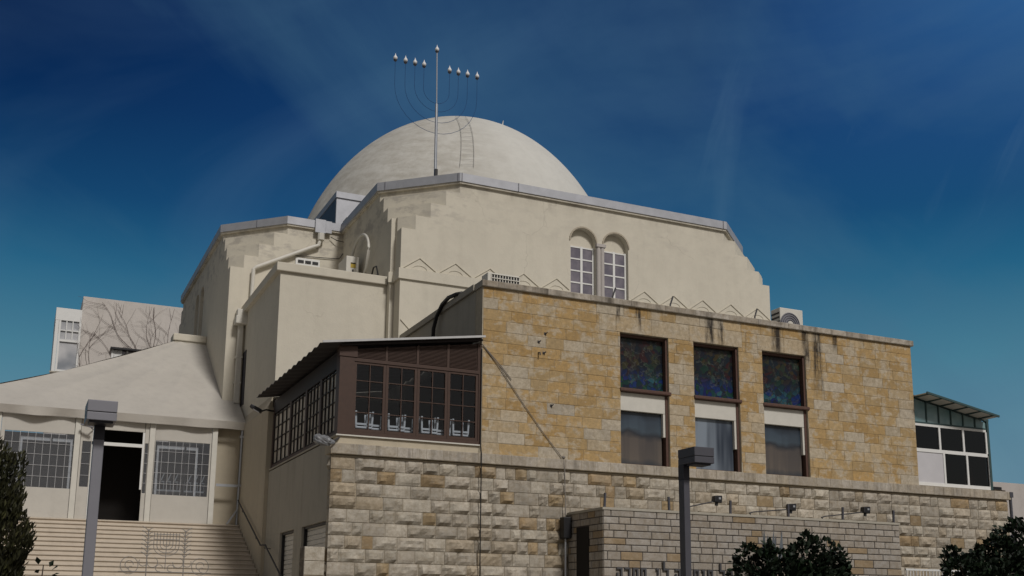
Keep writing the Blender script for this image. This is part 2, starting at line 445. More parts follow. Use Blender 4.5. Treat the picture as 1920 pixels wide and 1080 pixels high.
OCHRE, HONEY, PALE, GREYS = (.47, .305, .125), (.49, .355, .185), (.53, .465, .36), (.45, .41, .35)
def pal_ashlar():
    r = random.random()
    if r < .70: c = lerp3(OCHRE, HONEY, random.random())
    elif r < .94: c = lerp3(HONEY, PALE, random.random())
    else: c = lerp3(PALE, GREYS, random.random() * .6)
    k = random.uniform(.86, 1.08); return tuple(x * k for x in c)
def pal_rustic():
    r = random.random()
    if r < .66: c = lerp3((.57, .525, .44), (.51, .465, .395), random.random())
    elif r < .86: c = lerp3((.53, .465, .37), (.48, .40, .29), random.random())
    else: c = lerp3((.46, .35, .21), (.40, .29, .17), random.random())
    k = random.uniform(.74, 1.13); return tuple(x * k for x in c)
def pal_string():
    c = lerp3((.54, .50, .44), (.46, .41, .34), random.random()); k = random.uniform(.8, 1.05); return tuple(x * k for x in c)
def pal_trim():
    c = lerp3((.42, .395, .36), (.385, .345, .295), random.random())
    if random.random() < .1: c = (.36, .27, .17)
    k = random.uniform(.85, 1.07); return tuple(x * k for x in c)

# ================================================================== SETTING
g = MB().box(-260, 260, -80, 400, -.3, 0).build('ground', M['ground']); tag(g, kind='structure')

# ================================================================== DOMED HALL
CX, CY = 6.6, 18.8
hall = thing('domed_hall', 'cream plastered hall with large white dome and stepped chamfered corners', 'building', (CX, CY, 0))
steps = [(-.14, 5.0, 12.95), (.30, 12.95, 13.40), (.77, 13.40, 13.87), (1.26, 13.87, 14.36), (1.71, 14.36, 14.64)]
XL, XN, YF, YN, YW, XW = -.28, -.14, 6.05, 6.6, 12.1, -4.08
YB = 2 * CY - YW        # far side of the left arm
def clip(poly, a, n):
    """keep the part of poly on the n side of the line through a"""
    out = []
    for k in range(len(poly)):
        p, q = poly[k], poly[(k + 1) % len(poly)]
        dp = (p[0]-a[0])*n[0] + (p[1]-a[1])*n[1]; dq = (q[0]-a[0])*n[0] + (q[1]-a[1])*n[1]
        if dp >= 0: out.append(p)
        if (dp > 0) != (dq > 0) and abs(dp - dq) > 1e-9:
            t = dp / (dp - dq); out.append((p[0] + (q[0]-p[0])*t, p[1] + (q[1]-p[1])*t))
    return out
def mirx(p): return (2 * CX - p[0], p[1])
front_half = [(XN, YF), (XN, YN), (XL, YN), (XL, YW)]
wall = MB()
RC = .2
SL = .92     # chamfer: depth per width
for xk, z0, z1 in steps:
    base = [(XL, YW), (XL, YN), (XN, YN), (XN, YF)] + [mirx(p) for p in ((XN, YF), (XN, YN), (XL, YN), (XL, YW))]
    if xk > XN:
        base = clip(base, (xk, YF), (SL, 1.)); base = clip(base, mirx((xk, YF)), (-SL, 1.))
    n = len(base)
    fr = [k for k in range(n) if abs(base[k][1]-YF) < 1e-6 and abs(base[(k+1)%n][1]-YF) < 1e-6]
    back = [k for k in range(n) if abs(base[k][1]-YW) < 1e-6 and abs(base[(k+1)%n][1]-YW) < 1e-6]
    wall.prism(base, z0, z1, top=False, skip=fr + back, bottom=False)
    # ledges between the courses, kept clear of the window recesses
    for part in (clip(base, (CX - 1.2, 0), (-1, 0)), clip(base, (CX + 1.2, 0), (1, 0)), clip(clip(clip(base, (CX - 1.2, 0), (1, 0)), (CX + 1.2, 0), (-1, 0)), (0, YF + RC + .05), (0, 1))):
        wall.idx([(x, y, z1) for x, y in part], tessellate_polygon([[Vector((x, y, 0)) for x, y in part]]))
    # left arm, same stepping
    c = xk - XN
    lp = [(XW, YW), (XL + .6, YW), (XL + .6, YB), (XW, YB)]
    if c > 0:
        lp = clip(lp, (XW + c, YW), (1., 1.)); lp = clip(lp, (XW + c, YB), (1., -1.))
    n = len(lp)
    en = [k for k in range(n) if abs(lp[k][0]-XW) < 1e-6 and abs(lp[(k+1)%n][0]-XW) < 1e-6]
    bk = [k for k in range(n) if abs(lp[k][0]-XL-.6) < 1e-6 and abs(lp[(k+1)%n][0]-XL-.6) < 1e-6]
    wall.prism(lp, z0, z1, top=False, skip=en + bk, bottom=False)
    for part in (clip(lp, (0, CY - 1.2), (0, -1)), clip(lp, (0, CY + 1.2), (0, 1)), clip(clip(clip(lp, (0, CY - 1.2), (0, 1)), (0, CY + 1.2), (0, -1)), (XW + .6, 0), (1, 0))):
        wall.idx([(x, y, z1) for x, y in part], tessellate_polygon([[Vector((x, y, 0)) for x, y in part]]))
def arch(cx, r, zb, zs, n=14):
    return [(cx - r, zb), (cx + r, zb)] + [(cx + r * math.cos(math.pi*k/n), zs + r * math.sin(math.pi*k/n)) for k in range(n + 1)]
def stepped_outline(x0, mid):
    L = []
    for xk, z0, z1 in steps:
        xx = x0 + (xk - XN); L += [(xx, z0), (xx, z1)]
    return L + [(2 * mid - x, z) for x, z in reversed(L)]
AR, ZS, ZB = .465, 13.43, 10.2
def end_face(mb, x0, mid, P, rec):
    out = [Vector((u, z, 0)) for u, z in stepped_outline(x0, mid)]
    holes = [arch(mid + s * .6, AR, ZB, ZS) for s in (-1, 1)]
    hv = [[Vector((u, z, 0)) for u, z in h] for h in holes]
    allp = out + hv[0] + hv[1]
    mb.idx([P(p.x, p.y, 0) for p in allp], tessellate_polygon([out] + hv))
    for h in holes:
        m = len(h)
        for k in range(m):
            a, b = h[k], h[(k + 1) % m]
            mb.face([P(*a, 0), P(*b, 0), P(*b, rec), P(*a, rec)])
        # closed back of the recess above the window
        mb.face([P(u, z, rec) for u, z in h])
PF = lambda u, z, d: (u, YF + d, z)
PL = lambda u, z, d: (XW + d, u, z)
end_face(wall, XN, CX, PF, RC)
RL = .55
end_face(wall, YW, CY, PL, RL)
# plain bulk behind (right arm and rear, out of sight)
wall.box(13.0, 15.5, 12.15, 25.4, 5, 14.6); wall.box(.6, 12.6, 25.6, 31, 5, 14.6)
wall.build('wall', M['cream'], hall, weld=True, fix=False)
# base of the hall below the visible walls
MB().box(XL + .05, 13.4, YW - 5, 31, 0, 4.99).build('wall_base', M['tan'], hall)
# roof and eaves
def offset(poly, d):
    n = len(poly); out = []
    for k in range(n):
        p0, p1, p2 = Vector(poly[k-1]), Vector(poly[k]), Vector(poly[(k+1) % n])
        e1 = (p1 - p0).normalized(); e2 = (p2 - p1).normalized()
        n1 = Vector((e1.y, -e1.x)); n2 = Vector((e2.y, -e2.x))
        m = (n1 + n2); m = m / max(.3, m.dot(n1)) ; out.append((p1.x + m.x * d, p1.y + m.y * d))
    return out
xk = 1.71; cw = xk - XN
eave = [(XW, YW + cw), (XW + cw, YW), (XL, YW), (XL, YF + SL * (xk - XL)), (xk, YF)]
eave += [mirx((xk, YF)), mirx((XL, YF + SL * (xk - XL))), mirx((XL, YW)), (15.5, YW), (15.5, YB), (12.6, YB), (12.6, 31), (.6, 31), (.6, YB), (XW + cw, YB), (XW, YB - cw)]
MB().prism(offset(eave, .085), 14.64, 14.70).build('eave_lip', M['cream'], hall)
fl = MB().prism(offset(eave, .12), 14.70, 14.97)
fl.build('roof_edge', M['flashing'], hall)
MB().prism(offset(eave, -.15), 14.96, 14.985).build('roof_deck', M['roofing'], hall)
oe = offset(eave, .125)
for k, ts in ((0, (.55,)), (3, (.10, .975)), (4, (.006, .2, .985))):
    a, b = Vector((*oe[k], 0)), Vector((*oe[k+1], 0)); d = (b - a).normalized()
    for t in ts:
        p = a.lerp(b, t); MB().bar(p + Vector((0, 0, 14.83)) - d * .012, p + Vector((0, 0, 14.83)) + d * .012, .02, .275).build('flashing_seam', M['lamp'], hall)
# dome, its apex finial
prof = []
A_, ZC_, C_ = 7.343, 13.329, 9.477
zb = 14.5
t0 = math.asin((zb - ZC_) / C_)
for k in range(45):
    t = t0 + (math.pi/2 - t0) * k / 44; prof.append((max(.02, A_ * math.cos(t)), ZC_ + C_ * math.sin(t)))
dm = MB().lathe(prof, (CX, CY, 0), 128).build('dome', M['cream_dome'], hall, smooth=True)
def dome_y(x, z):   # front surface of the dome
    q = 1 - ((z - ZC_) / C_) ** 2 - ((x - CX) / A_) ** 2
    return CY - A_ * math.sqrt(max(0, q))
MB().tube([(7.41, 15.9, 21.75), (7.41, 15.75, 22.08)], .04, 6, .015).build('finial', M['white'], hall)
# moulded band with the zigzag frieze
b_ = MB(); o_ = .065
b_.box(XN - o_, mirx((XN, 0))[0] + o_, YF - o_, YF - .001, 11.36, 11.68)
b_.box(XN - o_, XN - .001, YF - .001, YN - o_ - .001, 11.36, 11.68)
b_.box(XL - o_, XN - .001, YN - o_, YN - .001, 11.36, 11.68)
b_.build('moulded_band', M['cream'], hall)
pk = [.46, 1.61, 2.75, 3.89, 5.04, 8.26, 9.40, 10.54, 11.68, 12.79]
for x in pk:
    z_ = MB()
    for s in (-1, 1):
        a = (x, YF - .006, 12.07); b = (x + s * .55, YF - .006, 11.69)
        if x + s * .55 < XN: b = (XN + .03, YF - .006, 12.07 - (x - XN - .03) * .69)
        if 5.4 < x + s * .55 < 5.7: b = (x + s * .45, YF - .006, 11.76)
        z_.bar(a, b, .045, .02)
    for k in range(8):
        t0_, t1_ = math.pi * k / 8, math.pi * (k + 1) / 8
        z_.bar((x + .24*math.cos(t0_), YF - .004, 11.70 + .14*math.sin(t0_)), (x + .24*math.cos(t1_), YF - .004, 11.70 + .14*math.sin(t1_)), .022, .022)
    z_.build('zigzag', M['cream'], hall, weld=False)
z_ = MB(); z_.bar((XN + .05, YF - .01, 10.12), (XN + .32, YF - .01, 9.86), .04, .03)
z_.build('wall_scroll', M['cream'], hall, weld=False)
# arched windows
def hall_window(mid, s, P, rec, axis):
    c = mid + s * .6; fr = MB(); pn = MB()
    def bx(mb, u0, u1, z0, z1, d0, d1):
        a = P(u0, z0, d0); b = P(u1, z1, d1); mb.box(a[0], b[0], a[1], b[1], a[2], b[2])
    bx(pn, c - AR + .03, c + AR - .03, ZB + .02, 13.25, rec - .05, rec - .02)
    ztop = 13.27; zs_ = [ztop - k * .395 for k in range(9) if ztop - k * .395 > ZB + .1]
    for u0, u1 in ((c - AR + .004, c - AR + .07), (c - .04, c + .04), (c + AR - .07, c + AR - .004)):
        bx(fr, u0, u1, ZB + .01, ztop + .04, rec - .075, rec - .01)
    for z in zs_:
        for u0, u1 in ((c - AR + .071, c - .041), (c + .041, c + AR - .071)):
            bx(fr, u0, u1, z - .022, z + .022, rec - .068, rec - .01)
    f = fr.build('arched_window', M['white'], hall, weld=False)
    pn.build('pane', M['skyglass'], f)
for s in (-1, 1):
    hall_window(CX, s, PF, RC, 0); hall_window(CY, s, PL, RL, 1)
cl = MB()
for dx in (-.07, .07): cl.tube([(CX + dx, YF - .03, ZB), (CX + dx, YF - .03, 13.3)], .075, 10)
cl.box(CX - .17, CX + .17, YF - .12, YF - .002, 13.31, 13.42)
cl.build('column', M['pink_plaster'], hall, weld=False)
oldr = plain('old_render', (.42, .37, .29), .9)
for s in (-1, 1):
    rv = MB()      # moulding round each arch
    c = CX + s * .6
    for k in range(14):
        a0, a1 = math.pi*k/14, math.pi*(k+1)/14
        rv.bar((c + .49*math.cos(a0), YF - .008, ZS + .49*math.sin(a0)), (c + .49*math.cos(a1), YF - .008, ZS + .49*math.sin(a1)), .035, .05)
    rv.build('arch_moulding', oldr, hall, weld=False)
# zinc clad roof box beside the dome
h_ = MB(); h_.prism([(-.33, 13.0), (1.9, 13.0), (1.9, 17.5), (-.33, 17.5)], 14.99, 16.32)
rb = h_.build('roof_box', M['flashing'], hall)
MB().box(-.36, 1.93, 12.95, 17.5, 16.33, 16.56).build('box_cap', M['flashing'], rb)
MB().box(-.345, -.333, 13.02, 17.45, 15.0, 16.30).build('box_side', M['flash_shade'], rb)  # shade of the box's left side put into a darker sheet
MB().box(-.15, .0, 12.2, 12.7, 14.99, 15.35).build('roof_vent', M['cream'], hall)
# rain outlet, offset downpipe and vent grille on the left arm's front wall
rw = MB(); rw.box(-1.32, -.96, 11.90, 11.975, 14.52, 15.0); rw.box(-.95, -.74, 11.92, 11.975, 14.55, 14.98)
rw.build('outlet_box', M['flashing'], hall)
dp = MB(); dp.tube([(-1.1, 11.95, 14.5), (-1.1, 11.95, 14.26)], .12, 10)
dp.tube([(-1.12, 11.95, 14.27), (-1.18, 11.95, 14.06), (-1.32, 11.95, 14.0), (-3.26, 11.95, 12.98), (-3.34, 11.95, 12.9), (-3.36, 11.95, 11.3)], .065, 10)
dp.build('offset_downpipe', M['offwhite'], hall, weld=False)
vt = MB().box(-1.92, -1.08, 12.04, 12.098, 13.30, 13.56).build('vent_plate', M['white'], hall)
vg = MB()
for k in range(3): vg.box(-1.84 + k*.25, -1.64 + k*.25, 12.02, 12.038, 13.38, 13.48)
vg.build('vent_slot', M['black'], vt)

# ================================================================== YELLOW SIDE WING between the arms
wing = thing('side_wing', 'low cream flat roofed wing with projecting coping beside the hall', 'building', (-1.9, 9.5, 0))
YA, XA = 6.86, -3.5
w = MB(); w.prism([(XA, YA), (XL - .003, YA), (XL - .003, YW - .003), (XA, YW - .003)], 7.6, 11.34)
w.build('wall', M['cream'], wing)
lw = MB(); lw.prism([(XA - .12, YA + .1), (XL - .01, YA + .1), (XL - .01, YW + .6), (XA - .12, YW + .6)], 0, 7.35, top=False)
lw.idx([(XA - .12, YA + .1, 7.35), (XA - .12, YW + .6, 7.35), (XA + .002, YW + .6, 7.72), (XA + .002, YA + .1, 7.72)], [(0, 1, 2, 3)])
lw.idx([(XA - .12, YA + .1, 7.35), (XA + .002, YA + .1, 7.35), (XA + .002, YA + .1, 7.72)], [(0, 1, 2)])
lw.build('lower_wall', M['tan'], wing, fix=False)
cp = MB(); cp.prism([(XA - .13, YA - .1), (XL - .02, YA - .1), (XL - .02, YW - .004), (XA - .13, YW - .004)], 11.34, 11.6)
cp.build('coping', M['cream'], wing, bevel=.02)
MB().box(XA - .02, XA - .004, 11.45, 12.0, 8.2, 10.0).build('niche', M['lampneck'], wing)
hd = MB(); hd.box(-3.82, -3.50, 11.70, 12.05, 11.18, 11.42); hd.box(-3.86, -3.46, 11.66, 12.06, 10.92, 11.18)
hdt = thing('downpipe', 'white square downpipe with a hopper head beside the cream wing', 'drainpipe', (-3.66, 11.9, 8.4))
hd.build('hopper', M['offwhite'], hdt, bevel=.015)
hp = MB(); hp.box(-3.74, -3.58, 11.86, 12.02, 8.3, 10.919); hp.build('pipe', M['offwhite'], hdt)
for z in (8.95, 9.8): MB().box(-3.77, -3.55, 11.84, 12.09, z, z + .06).build('clip', M['offwhite'], hdt)

# ================================================================== STONE BLOCK
blk = thing('stone_block', 'ochre ashlar block with three window bays above a rock faced base', 'building', (6.8, 3, 0))
WX = [(3.80, 5.25), (6.03, 7.47), (8.25, 9.73)]
bay = [(a, b, 5.37, 8.77) for a, b in WX]
X1 = 13.62
core = MB()       # wall core behind the facing stones, with the window bays left open
segs = [(-.02, WX[0][0]), (WX[0][1], WX[1][0]), (WX[1][1], WX[2][0]), (WX[2][1], X1)]
for a, b in segs: core.box(a, b, .002, .42, 5.2, 9.47)
for a, b in WX: core.box(a, b, .002, .42, 8.77, 9.47)
core.build('wall_core', M['mortar'], blk)
sd = MB(); sd.box(-.03, .3, .421, YF - .004, 5.5, 9.47); sd.box(X1 - .3, X1 + .02, .421, YF - .004, 5.2, 9.47)
sd.box(.301, X1 - .301, .55, .8, 5.2, 9.2)
sd.build('side_wall', M['grey_plaster'], blk)
zc = [5.372 + k * .2737 for k in range(16)]
am = MB(); ashlar(am, 0, X1, zc, 0, pal_ashlar, .42, .82, bay + [(3.2, 5.9, 8.77, 9.20), (5.9, 7.6, 8.77, 9.2), (8.1, 9.85, 8.77, 9.2)])
# tall lintel slabs over the bays
for a, b in ((3.2, 5.9), (5.9, 7.6), (8.1, 9.85)): ashlar(am, a, b, [8.772, 9.2], 0, lambda: lerp3(PALE, HONEY, random.random()*.7), .7, 1.3)
am.build('ashlar_facing', M['ashlar'], blk, weld=False, fix=False)
cm = MB()
ashlar(cm, -.06, X1 + .06, [9.475, 9.63], -.07, pal_string, .7, 1.2, gap=.004)
cm.build('coping_face', M['coping'], blk, weld=False, fix=False)
cb = MB(); cb.box(-.06, X1 + .06, -.069, .42, 9.471, 9.628); cb.box(-.10, .34, .42, YF - .01, 9.471, 9.63); cb.box(X1 - .33, X1 + .06, .42, YF - .01, 9.471, 9.63)
cb.build('coping', M['coping'] if False else M['grey_plaster'], blk)
MB().box(.341, X1 - .34, .421, YF - .01, 9.15, 9.22).build('roof_deck', M['roofing'], blk)
# windows in the bays
for i, (a, b) in enumerate(WX):
    wn = MB(); d = .2
    wn.box(a + .003, a + .045, .06, d + .09, 7.33, 8.767); wn.box(b - .055, b - .003, .06, d + .09, 7.33, 8.767); wn.box(a + .046, b - .056, .1, d + .09, 8.70, 8.767)
    sash = wn.build('stained_glass_window', M['rust'], blk)
    sash['label'] = ('stained glass window with a red patch, left bay', 'stained glass window with a yellow ring, middle bay', 'stained glass window, mostly blue, right bay')[i]
    MB().box(a + .046, b - .056, d, d + .03, 7.34, 8.70).build('pane', M['stain%d' % i], sash)
    MB().box(a - .02, b + .05, -.05, d + .05, 7.235, 7.325).build('sill', M['rust'], sash, bevel=.02)
    lw_ = MB(); lw_.box(b - .075, b - .003, .07, d + .09, 5.38, 7.23); lw_.box(a + .003, a + .03, .1, d + .09, 5.38, 6.74); lw_.box(a + .03, b - .075, .12, d + .09, 5.375, 5.41)
    lo = lw_.build('lower_window', M['rust'], blk)
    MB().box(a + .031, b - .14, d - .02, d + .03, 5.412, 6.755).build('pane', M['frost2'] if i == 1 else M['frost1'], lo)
    MB().box(a + .006, b - .08, .08, d + .08, 6.76, 7.228).build('roller_box', M['offwhite'], lo, bevel=.01)
    MB().box(b - .139, b - .078, .09, d + .06, 6.0 if i else 6.15, 6.758).build('guide_rail', M['offwhite'], lo)
# string course and rusticated base
sc = MB(); ashlar(sc, -3.68, 17.12, [5.125, 5.368], -.10, pal_string, .3, .62, gap=.005)
sc.build('string_course', M['string'], blk, weld=False, fix=False)
MB().box(-3.675, 17.115, -.099, .3, 5.126, 5.366).build('string_bed', M['mortar'], blk)
MB().box(-3.56, 17.06, .004, .35, 0, 5.112).build('base_core', M['mortar'], blk)
zr = [5.085 - k * .2915 for k in range(18)][::-1]
rm = MB(); rustic(rm, -3.62, 17.07, zr, 0, pal_rustic, holes=[(2.35, 10.95, 0, 3.95)])
# quoin returns round the left corner
rustic(rm, -.01, .30, zr, 0, pal_rustic, lmin=.2, lmax=.4, P=lambda u, z, o: (-3.575 - o, .30 - u, z), bulge=.08)
rm.build('rock_faced_stonework', M['rustic'], blk, weld=False, fix=False, smooth=False)
MB().box(-3.58, 17.08, -.06, .0, 0, zr[0] - .01).build('base_course', M['mortar'], blk)
# plain band under the veranda
MB().box(-3.5, -.03, .002, .3, 5.37, 5.56).build('sill_band', M['tan'], blk)
# plastered side of the base with two shuttered openings
ps = MB(); xs0, xs1 = -3.52, -3.3
OPN = [(.42, 2.80), (3.62, 5.16)]
ps.box(xs0, xs1, .31, YA + .095, 0, 1.5); ps.box(xs0, xs1, .31, YA + .095, 3.69, 5.5)
for a, b in ((.31, .42), (2.80, 3.62), (5.16, YA + .095)): ps.box(xs0, xs1, a, b, 1.5, 3.69)
ps.build('side_plaster', M['grey_plaster'], blk)
for i, (a, b) in enumerate(OPN):
    sh = MB().box(xs0 + .16, xs0 + .19, a, b, 1.5, 3.68).build('shuttered_window', M['white'], blk)
    sl = MB()
    for k in range(18): sl.box(xs0 + .13, xs0 + .158, a + .06, b - .06, 1.55 + k * .12, 1.55 + k * .12 + .1)
    sl.build('slats', M['offwhite'], sh)
    fr = MB(); fr.box(xs0 + .06, xs0 + .12, b - .07, b - .002, 1.5, 3.685); fr.box(xs0 + .06, xs0 + .12, a + .002, b - .071, 3.63, 3.685)
    fr.build('frame', M['black'], sh)
# stone pier in front of the side wall
pr = thing('stone_pier', 'short square stone pier at the foot of the rock faced corner', 'pier', (-3.9, 0, 0))
MB().box(-4.13, -3.72, -.12, .28, 0, 3.04).build('pier_core', M['mortar'], pr)
pm = MB(); zp = [3.06 - k * .31 for k in range(7)][::-1]
ashlar(pm, -4.15, -3.70, zp, -.12, pal_rustic, .5, .6, proud=.03)
ashlar(pm, -.12, .28, zp, 0, lambda: (.16, .14, .12), .5, .6, proud=.02, P=lambda u, z, o: (-4.13 - o, .16 - u, z))  # left face stones coloured dark, its shade put into the colour
pm.build('pier_stones', M['rustic'], pr, weld=False, fix=False)

# ================================================================== VERANDA
ver = thing('glazed_veranda', 'brown timber veranda with small paned windows and dark corrugated roof', 'veranda', (-1.75, 3.4, 5.56))
f = MB()
f.box(-3.5, -3.16, -.02, .26, 5.56, 7.62)                                   # corner post
f.box(-3.52, -3.10, -.04, .1, 7.37, 7.62); f.box(-.10, -.035, -.02, .1, 5.56, 8.0)
f.box(-3.16, -.10, -.02, .1, 5.56, 5.66); f.box(-3.16, -.10, -.02, .1, 7.28, 7.36)
f.box(-3.5, -3.40, .26, 6.84, 5.56, 5.66)
f.box(-3.5, -3.40, 6.72, 6.84, 5.66, 7.45)
# side posts
SPY = [.26, 1.62, 3.05, 4.72, 6.72]
for y in SPY[1:-1]: f.box(-3.5, -3.40, y - .08, y + .08, 5.66, 7.12)
f.build('frame', M['brown'], ver, weld=False)
MB().box(-3.49, -3.38, .262, 6.84, 7.121, 7.52).build('side_fascia', M['browndark'], ver)
MB().box(-3.53, -.03, -.05, .0 - .021, 5.545, 5.575).build('sill_flashing', M['offwhite'], ver)
MB().box(-3.535, -3.501, -.04, 6.9, 5.53, 5.57).build('side_sill', M['grey_plaster'], ver)
def rail(mb, u0, u1, z0, z1, P, t): 
    a = P(u0, z0, 0); b = P(u1, z1, t); mb.box(a[0], b[0], a[1], b[1], a[2], b[2])
PV = lambda u, z, d: (u, .0 + d, z)
n4 = [-3.16, -2.40, -1.64, -.88, -.10]
for k in range(4):
    a, b = n4[k], n4[k + 1]; s_ = MB()
    for u0, u1 in ((a + .003, a + .065), (b - .065, b - .003)): rail(s_, u0, u1, 5.665, 7.275, PV, .07)
    rail(s_, a + .066, b - .066, 5.665, 5.73, PV, .07); rail(s_, a + .066, b - .066, 7.225, 7.275, PV, .07)
    m = (a + b) / 2; rail(s_, m - .010, m + .010, 5.731, 7.224, PV, .05)
    for j in (1, 2, 3):
        z = 5.74 + j * 1.47 / 4
        rail(s_, a + .066, m - .0105, z - .010, z + .010, PV, .05); rail(s_, m + .0105, b - .066, z - .010, z + .010, PV, .05)
    so = s_.build('window_sash', M['brown'], ver, weld=False)
    MB().box(a + .067, b - .067, .03, .035, 5.732, 7.223).build('pane', M['verglass'], so)
    # louvred panel above, rising with the roof
    z1a, z1b = 7.52 + (a + 3.5) * .150, 7.52 + (b + 3.5) * .150
    lv = MB(); lv.idx([(a + .03, .03, 7.37), (b - .03, .03, 7.37), (b - .03, .03, z1b), (a + .03, .03, z1a)], [(0, 1, 2, 3)])
    z = 7.39
    while z < z1b - .02:
        ua = a + .04 if z < z1a - .02 else a + .04 + (z - z1a + .02) / (z1b - z1a) * (b - a)
        if b - .04 - ua > .05: lv.bar((ua, .012, z), (b - .04, .012, z), .03, .014)
        z += .032
    lo = lv.build('louvre_panel', M['brown'], ver, weld=False, fix=False)
    MB().box(a, a + .03, -.01, .08, 7.361, z1a + .02).build('stile', M['brown'], lo); MB().box(b - .03, b - .001, -.01, .08, 7.361, z1b).build('stile', M['brown'], lo)
PS = lambda u, z, d: (-3.49 + d, u, z)
for k in range(4):
    a = SPY[k] + (.08 if k else 0); b = SPY[k + 1] - (.08 if k < 3 else 0); s_ = MB()
    zt = 7.10
    rail(s_, a + .003, a + .04, 5.665, zt, PS, .07); rail(s_, b - .04, b - .003, 5.665, zt, PS, .07)
    n = 4
    for j in range(1, n):
        u = a + (b - a) * j / n; wd = .026 if j == 2 else .012
        rail(s_, u - wd, u + wd, 5.665, zt, PS, .06)
    for j in range(5):
        z = 5.69 + (zt - .06 - 5.69) * j / 4
        for i in range(n):
            u0 = a + (b - a) * i / n + .046; u1 = a + (b - a) * (i + 1) / n - .046
            rail(s_, u0, u1, z - .010, z + .010, PS, .04)
    so = s_.build('window_sash', M['browndark'], ver, weld=False)
    MB().box(-3.455, -3.447, a + .041, b - .041, 5.67, zt - .01).build('pane', M['creamglass'], so)
# corrugated roof: ribs run down the slope towards -X
rf = MB(); rt = []
xa, xb = -4.0, -.06; za, zb_ = 7.56, 8.13
nY = 7 * 16
for j in range(nY + 1):
    y = -.22 + (6.84 + .22) * j / nY
    hh = .022 * math.sin(j * 2 * math.pi / 8)
    rt.append((y, hh))
V = []; F = []
for (y, hh) in rt: V += [(xa, y, za + hh), (xb, y, zb_ + hh), (xa, y, za + hh + .012), (xb, y, zb_ + hh + .012)]
for j in range(nY):
    i = 4 * j; F += [(i, i+4, i+5, i+1), (i+2, i+3, i+7, i+6), (i, i+2, i+6, i+4), (i+1, i+5, i+7, i+3)]
F += [(0, 1, 3, 2)]
rf.idx(V, F); rf.build('corrugated_roof', M['corr'], ver, fix=True)
ed = MB(); ed.bar((-3.97, -.235, 7.60), (-.03, -.235, 8.165), .03, .05)
ed.build('roof_flashing', M['corrtop'], ver)
bf = MB(); bf.bar((-3.5, -.1, 7.605), (-.05, -.1, 8.10), .05, .05); bf.build('barge_board', M['browndark'], ver)
ib = MB(); ib.box(-3.38, -.032, .12, 6.84, 5.45, 5.555); ib.box(-3.36, -.05, 5.5, 5.6, 5.56, 7.5); ib.box(-.06, -.034, .12, 5.5, 5.56, 7.9)
ib.box(-3.1, -.12, .12, .9, 5.556, 5.655); ib.build('interior', M['dark'], ver)
# upturned white plastic chairs inside, behind the front sashes
def upturned_chair(loc, label):
    t = thing('plastic_chair', label, 'chair', loc, 'white plastic chairs turned over inside the veranda')
    x, y, z = loc
    MB().box(x - .2, x + .2, y - .2, y + .2, z + .10, z + .15).build('seat', M['plastic_white'], t, bevel=.015)
    for sx in (-1, 1):
        for sy in (-1, 1):
            MB().bar((x + sx*.185, y + sy*.18, z + .151), (x + sx*.20, y + sy*.2, z + .50), .042, .042).build('leg', M['plastic_white'], t)
    MB().bar((x - .2, y - .2, z + .20), (x + .2, y - .2, z + .20), .02, .045).build('stretcher', M['plastic_white'], t)
    return t
c0 = upturned_chair((-2.86, .28, 5.66), 'white upturned plastic chair behind the glass, nearest the veranda corner post')
for k, (x, y, lb) in enumerate(((-2.50, .50, 'second from the corner post'), (-2.08, .44, 'third from the corner post'), (-1.72, .52, 'fourth from the corner post'), (-1.28, .42, 'fifth from the corner post'), (-.92, .50, 'sixth from the corner post'), (-.50, .42, 'nearest the ochre stone wall'))):
    d = dup(c0, (x, y - .14, 5.66), 'white upturned plastic chair behind the veranda glass, ' + lb)

# ================================================================== ENTRANCE TENT
tent = thing('entrance_tent', 'off white canvas entrance tent with clear gridded windows at the stair head', 'tent', (-7.5, 10.65, 4.24))
YT, ZF = 10.65, 4.24
xl, xr = -12.55, -3.57
sag = lambda t: -.16 * math.sin(math.pi * t)
rfm = MB(); nu, nv = 60, 20
def roofpt(u, v):     # v 0 at eave, 1 at apex line
    y = 10.5 + (16.4 - 10.5) * v; z = 7.42 + (11.22 - 7.42) * v + sag(v) * (.4 + .6 * (1 - u))
    left = xl + (-5.2 - xl) * v; right = -4.085
    return (left + (right - left) * u, y, z + .03 * noise.noise(Vector((u * 6, v * 4, 1))) - .05 * abs(math.sin(u * math.pi * 4)) * math.sin(math.pi * min(1, v * 1.1)))
for j in range(nv):
    for i in range(nu):
        q = [roofpt(i/nu, j/nv), roofpt((i+1)/nu, j/nv), roofpt((i+1)/nu, (j+1)/nv), roofpt(i/nu, (j+1)/nv)]
        rfm.face(q)
# left hip plane and the short lap beside the wing
for j in range(6):
    p, q = Vector(roofpt(1, j/nv)), Vector(roofpt(1, (j+1)/nv)); rfm.face([p, (xr, p.y, p.z + .01), (xr, q.y, q.z + .01), q])
rfm.face([roofpt(0, 0), roofpt(0, .5), roofpt(0, 1), (xl - .2, 21, 7.42)])
rfm.build('roof', M['canvas'], tent, smooth=True, fix=False)
vm = MB(); n = 60
for k in range(n):
    def vp(i, low):
        x = xl - .05 + (xr + .07 - xl + .05) * i / n
        wv = .035 * noise.noise(Vector((x * 1.3, 0, 0))) + .02 * math.sin(x * 4.1)
        return (x, 10.44 + (.05 + wv * 1.6 if low else 0), (7.20 + wv * .7) if low else 7.44)
    vm.face([vp(k, 1), vp(k + 1, 1), vp(k + 1, 0), vp(k, 0)])
vm.build('valance', M['canvas'], tent, smooth=True, fix=False)
def wbox(mb, x0, x1, z0, z1, y0=0., y1=.04): mb.box(x0, x1, YT + y0, YT + y1, z0, z1)
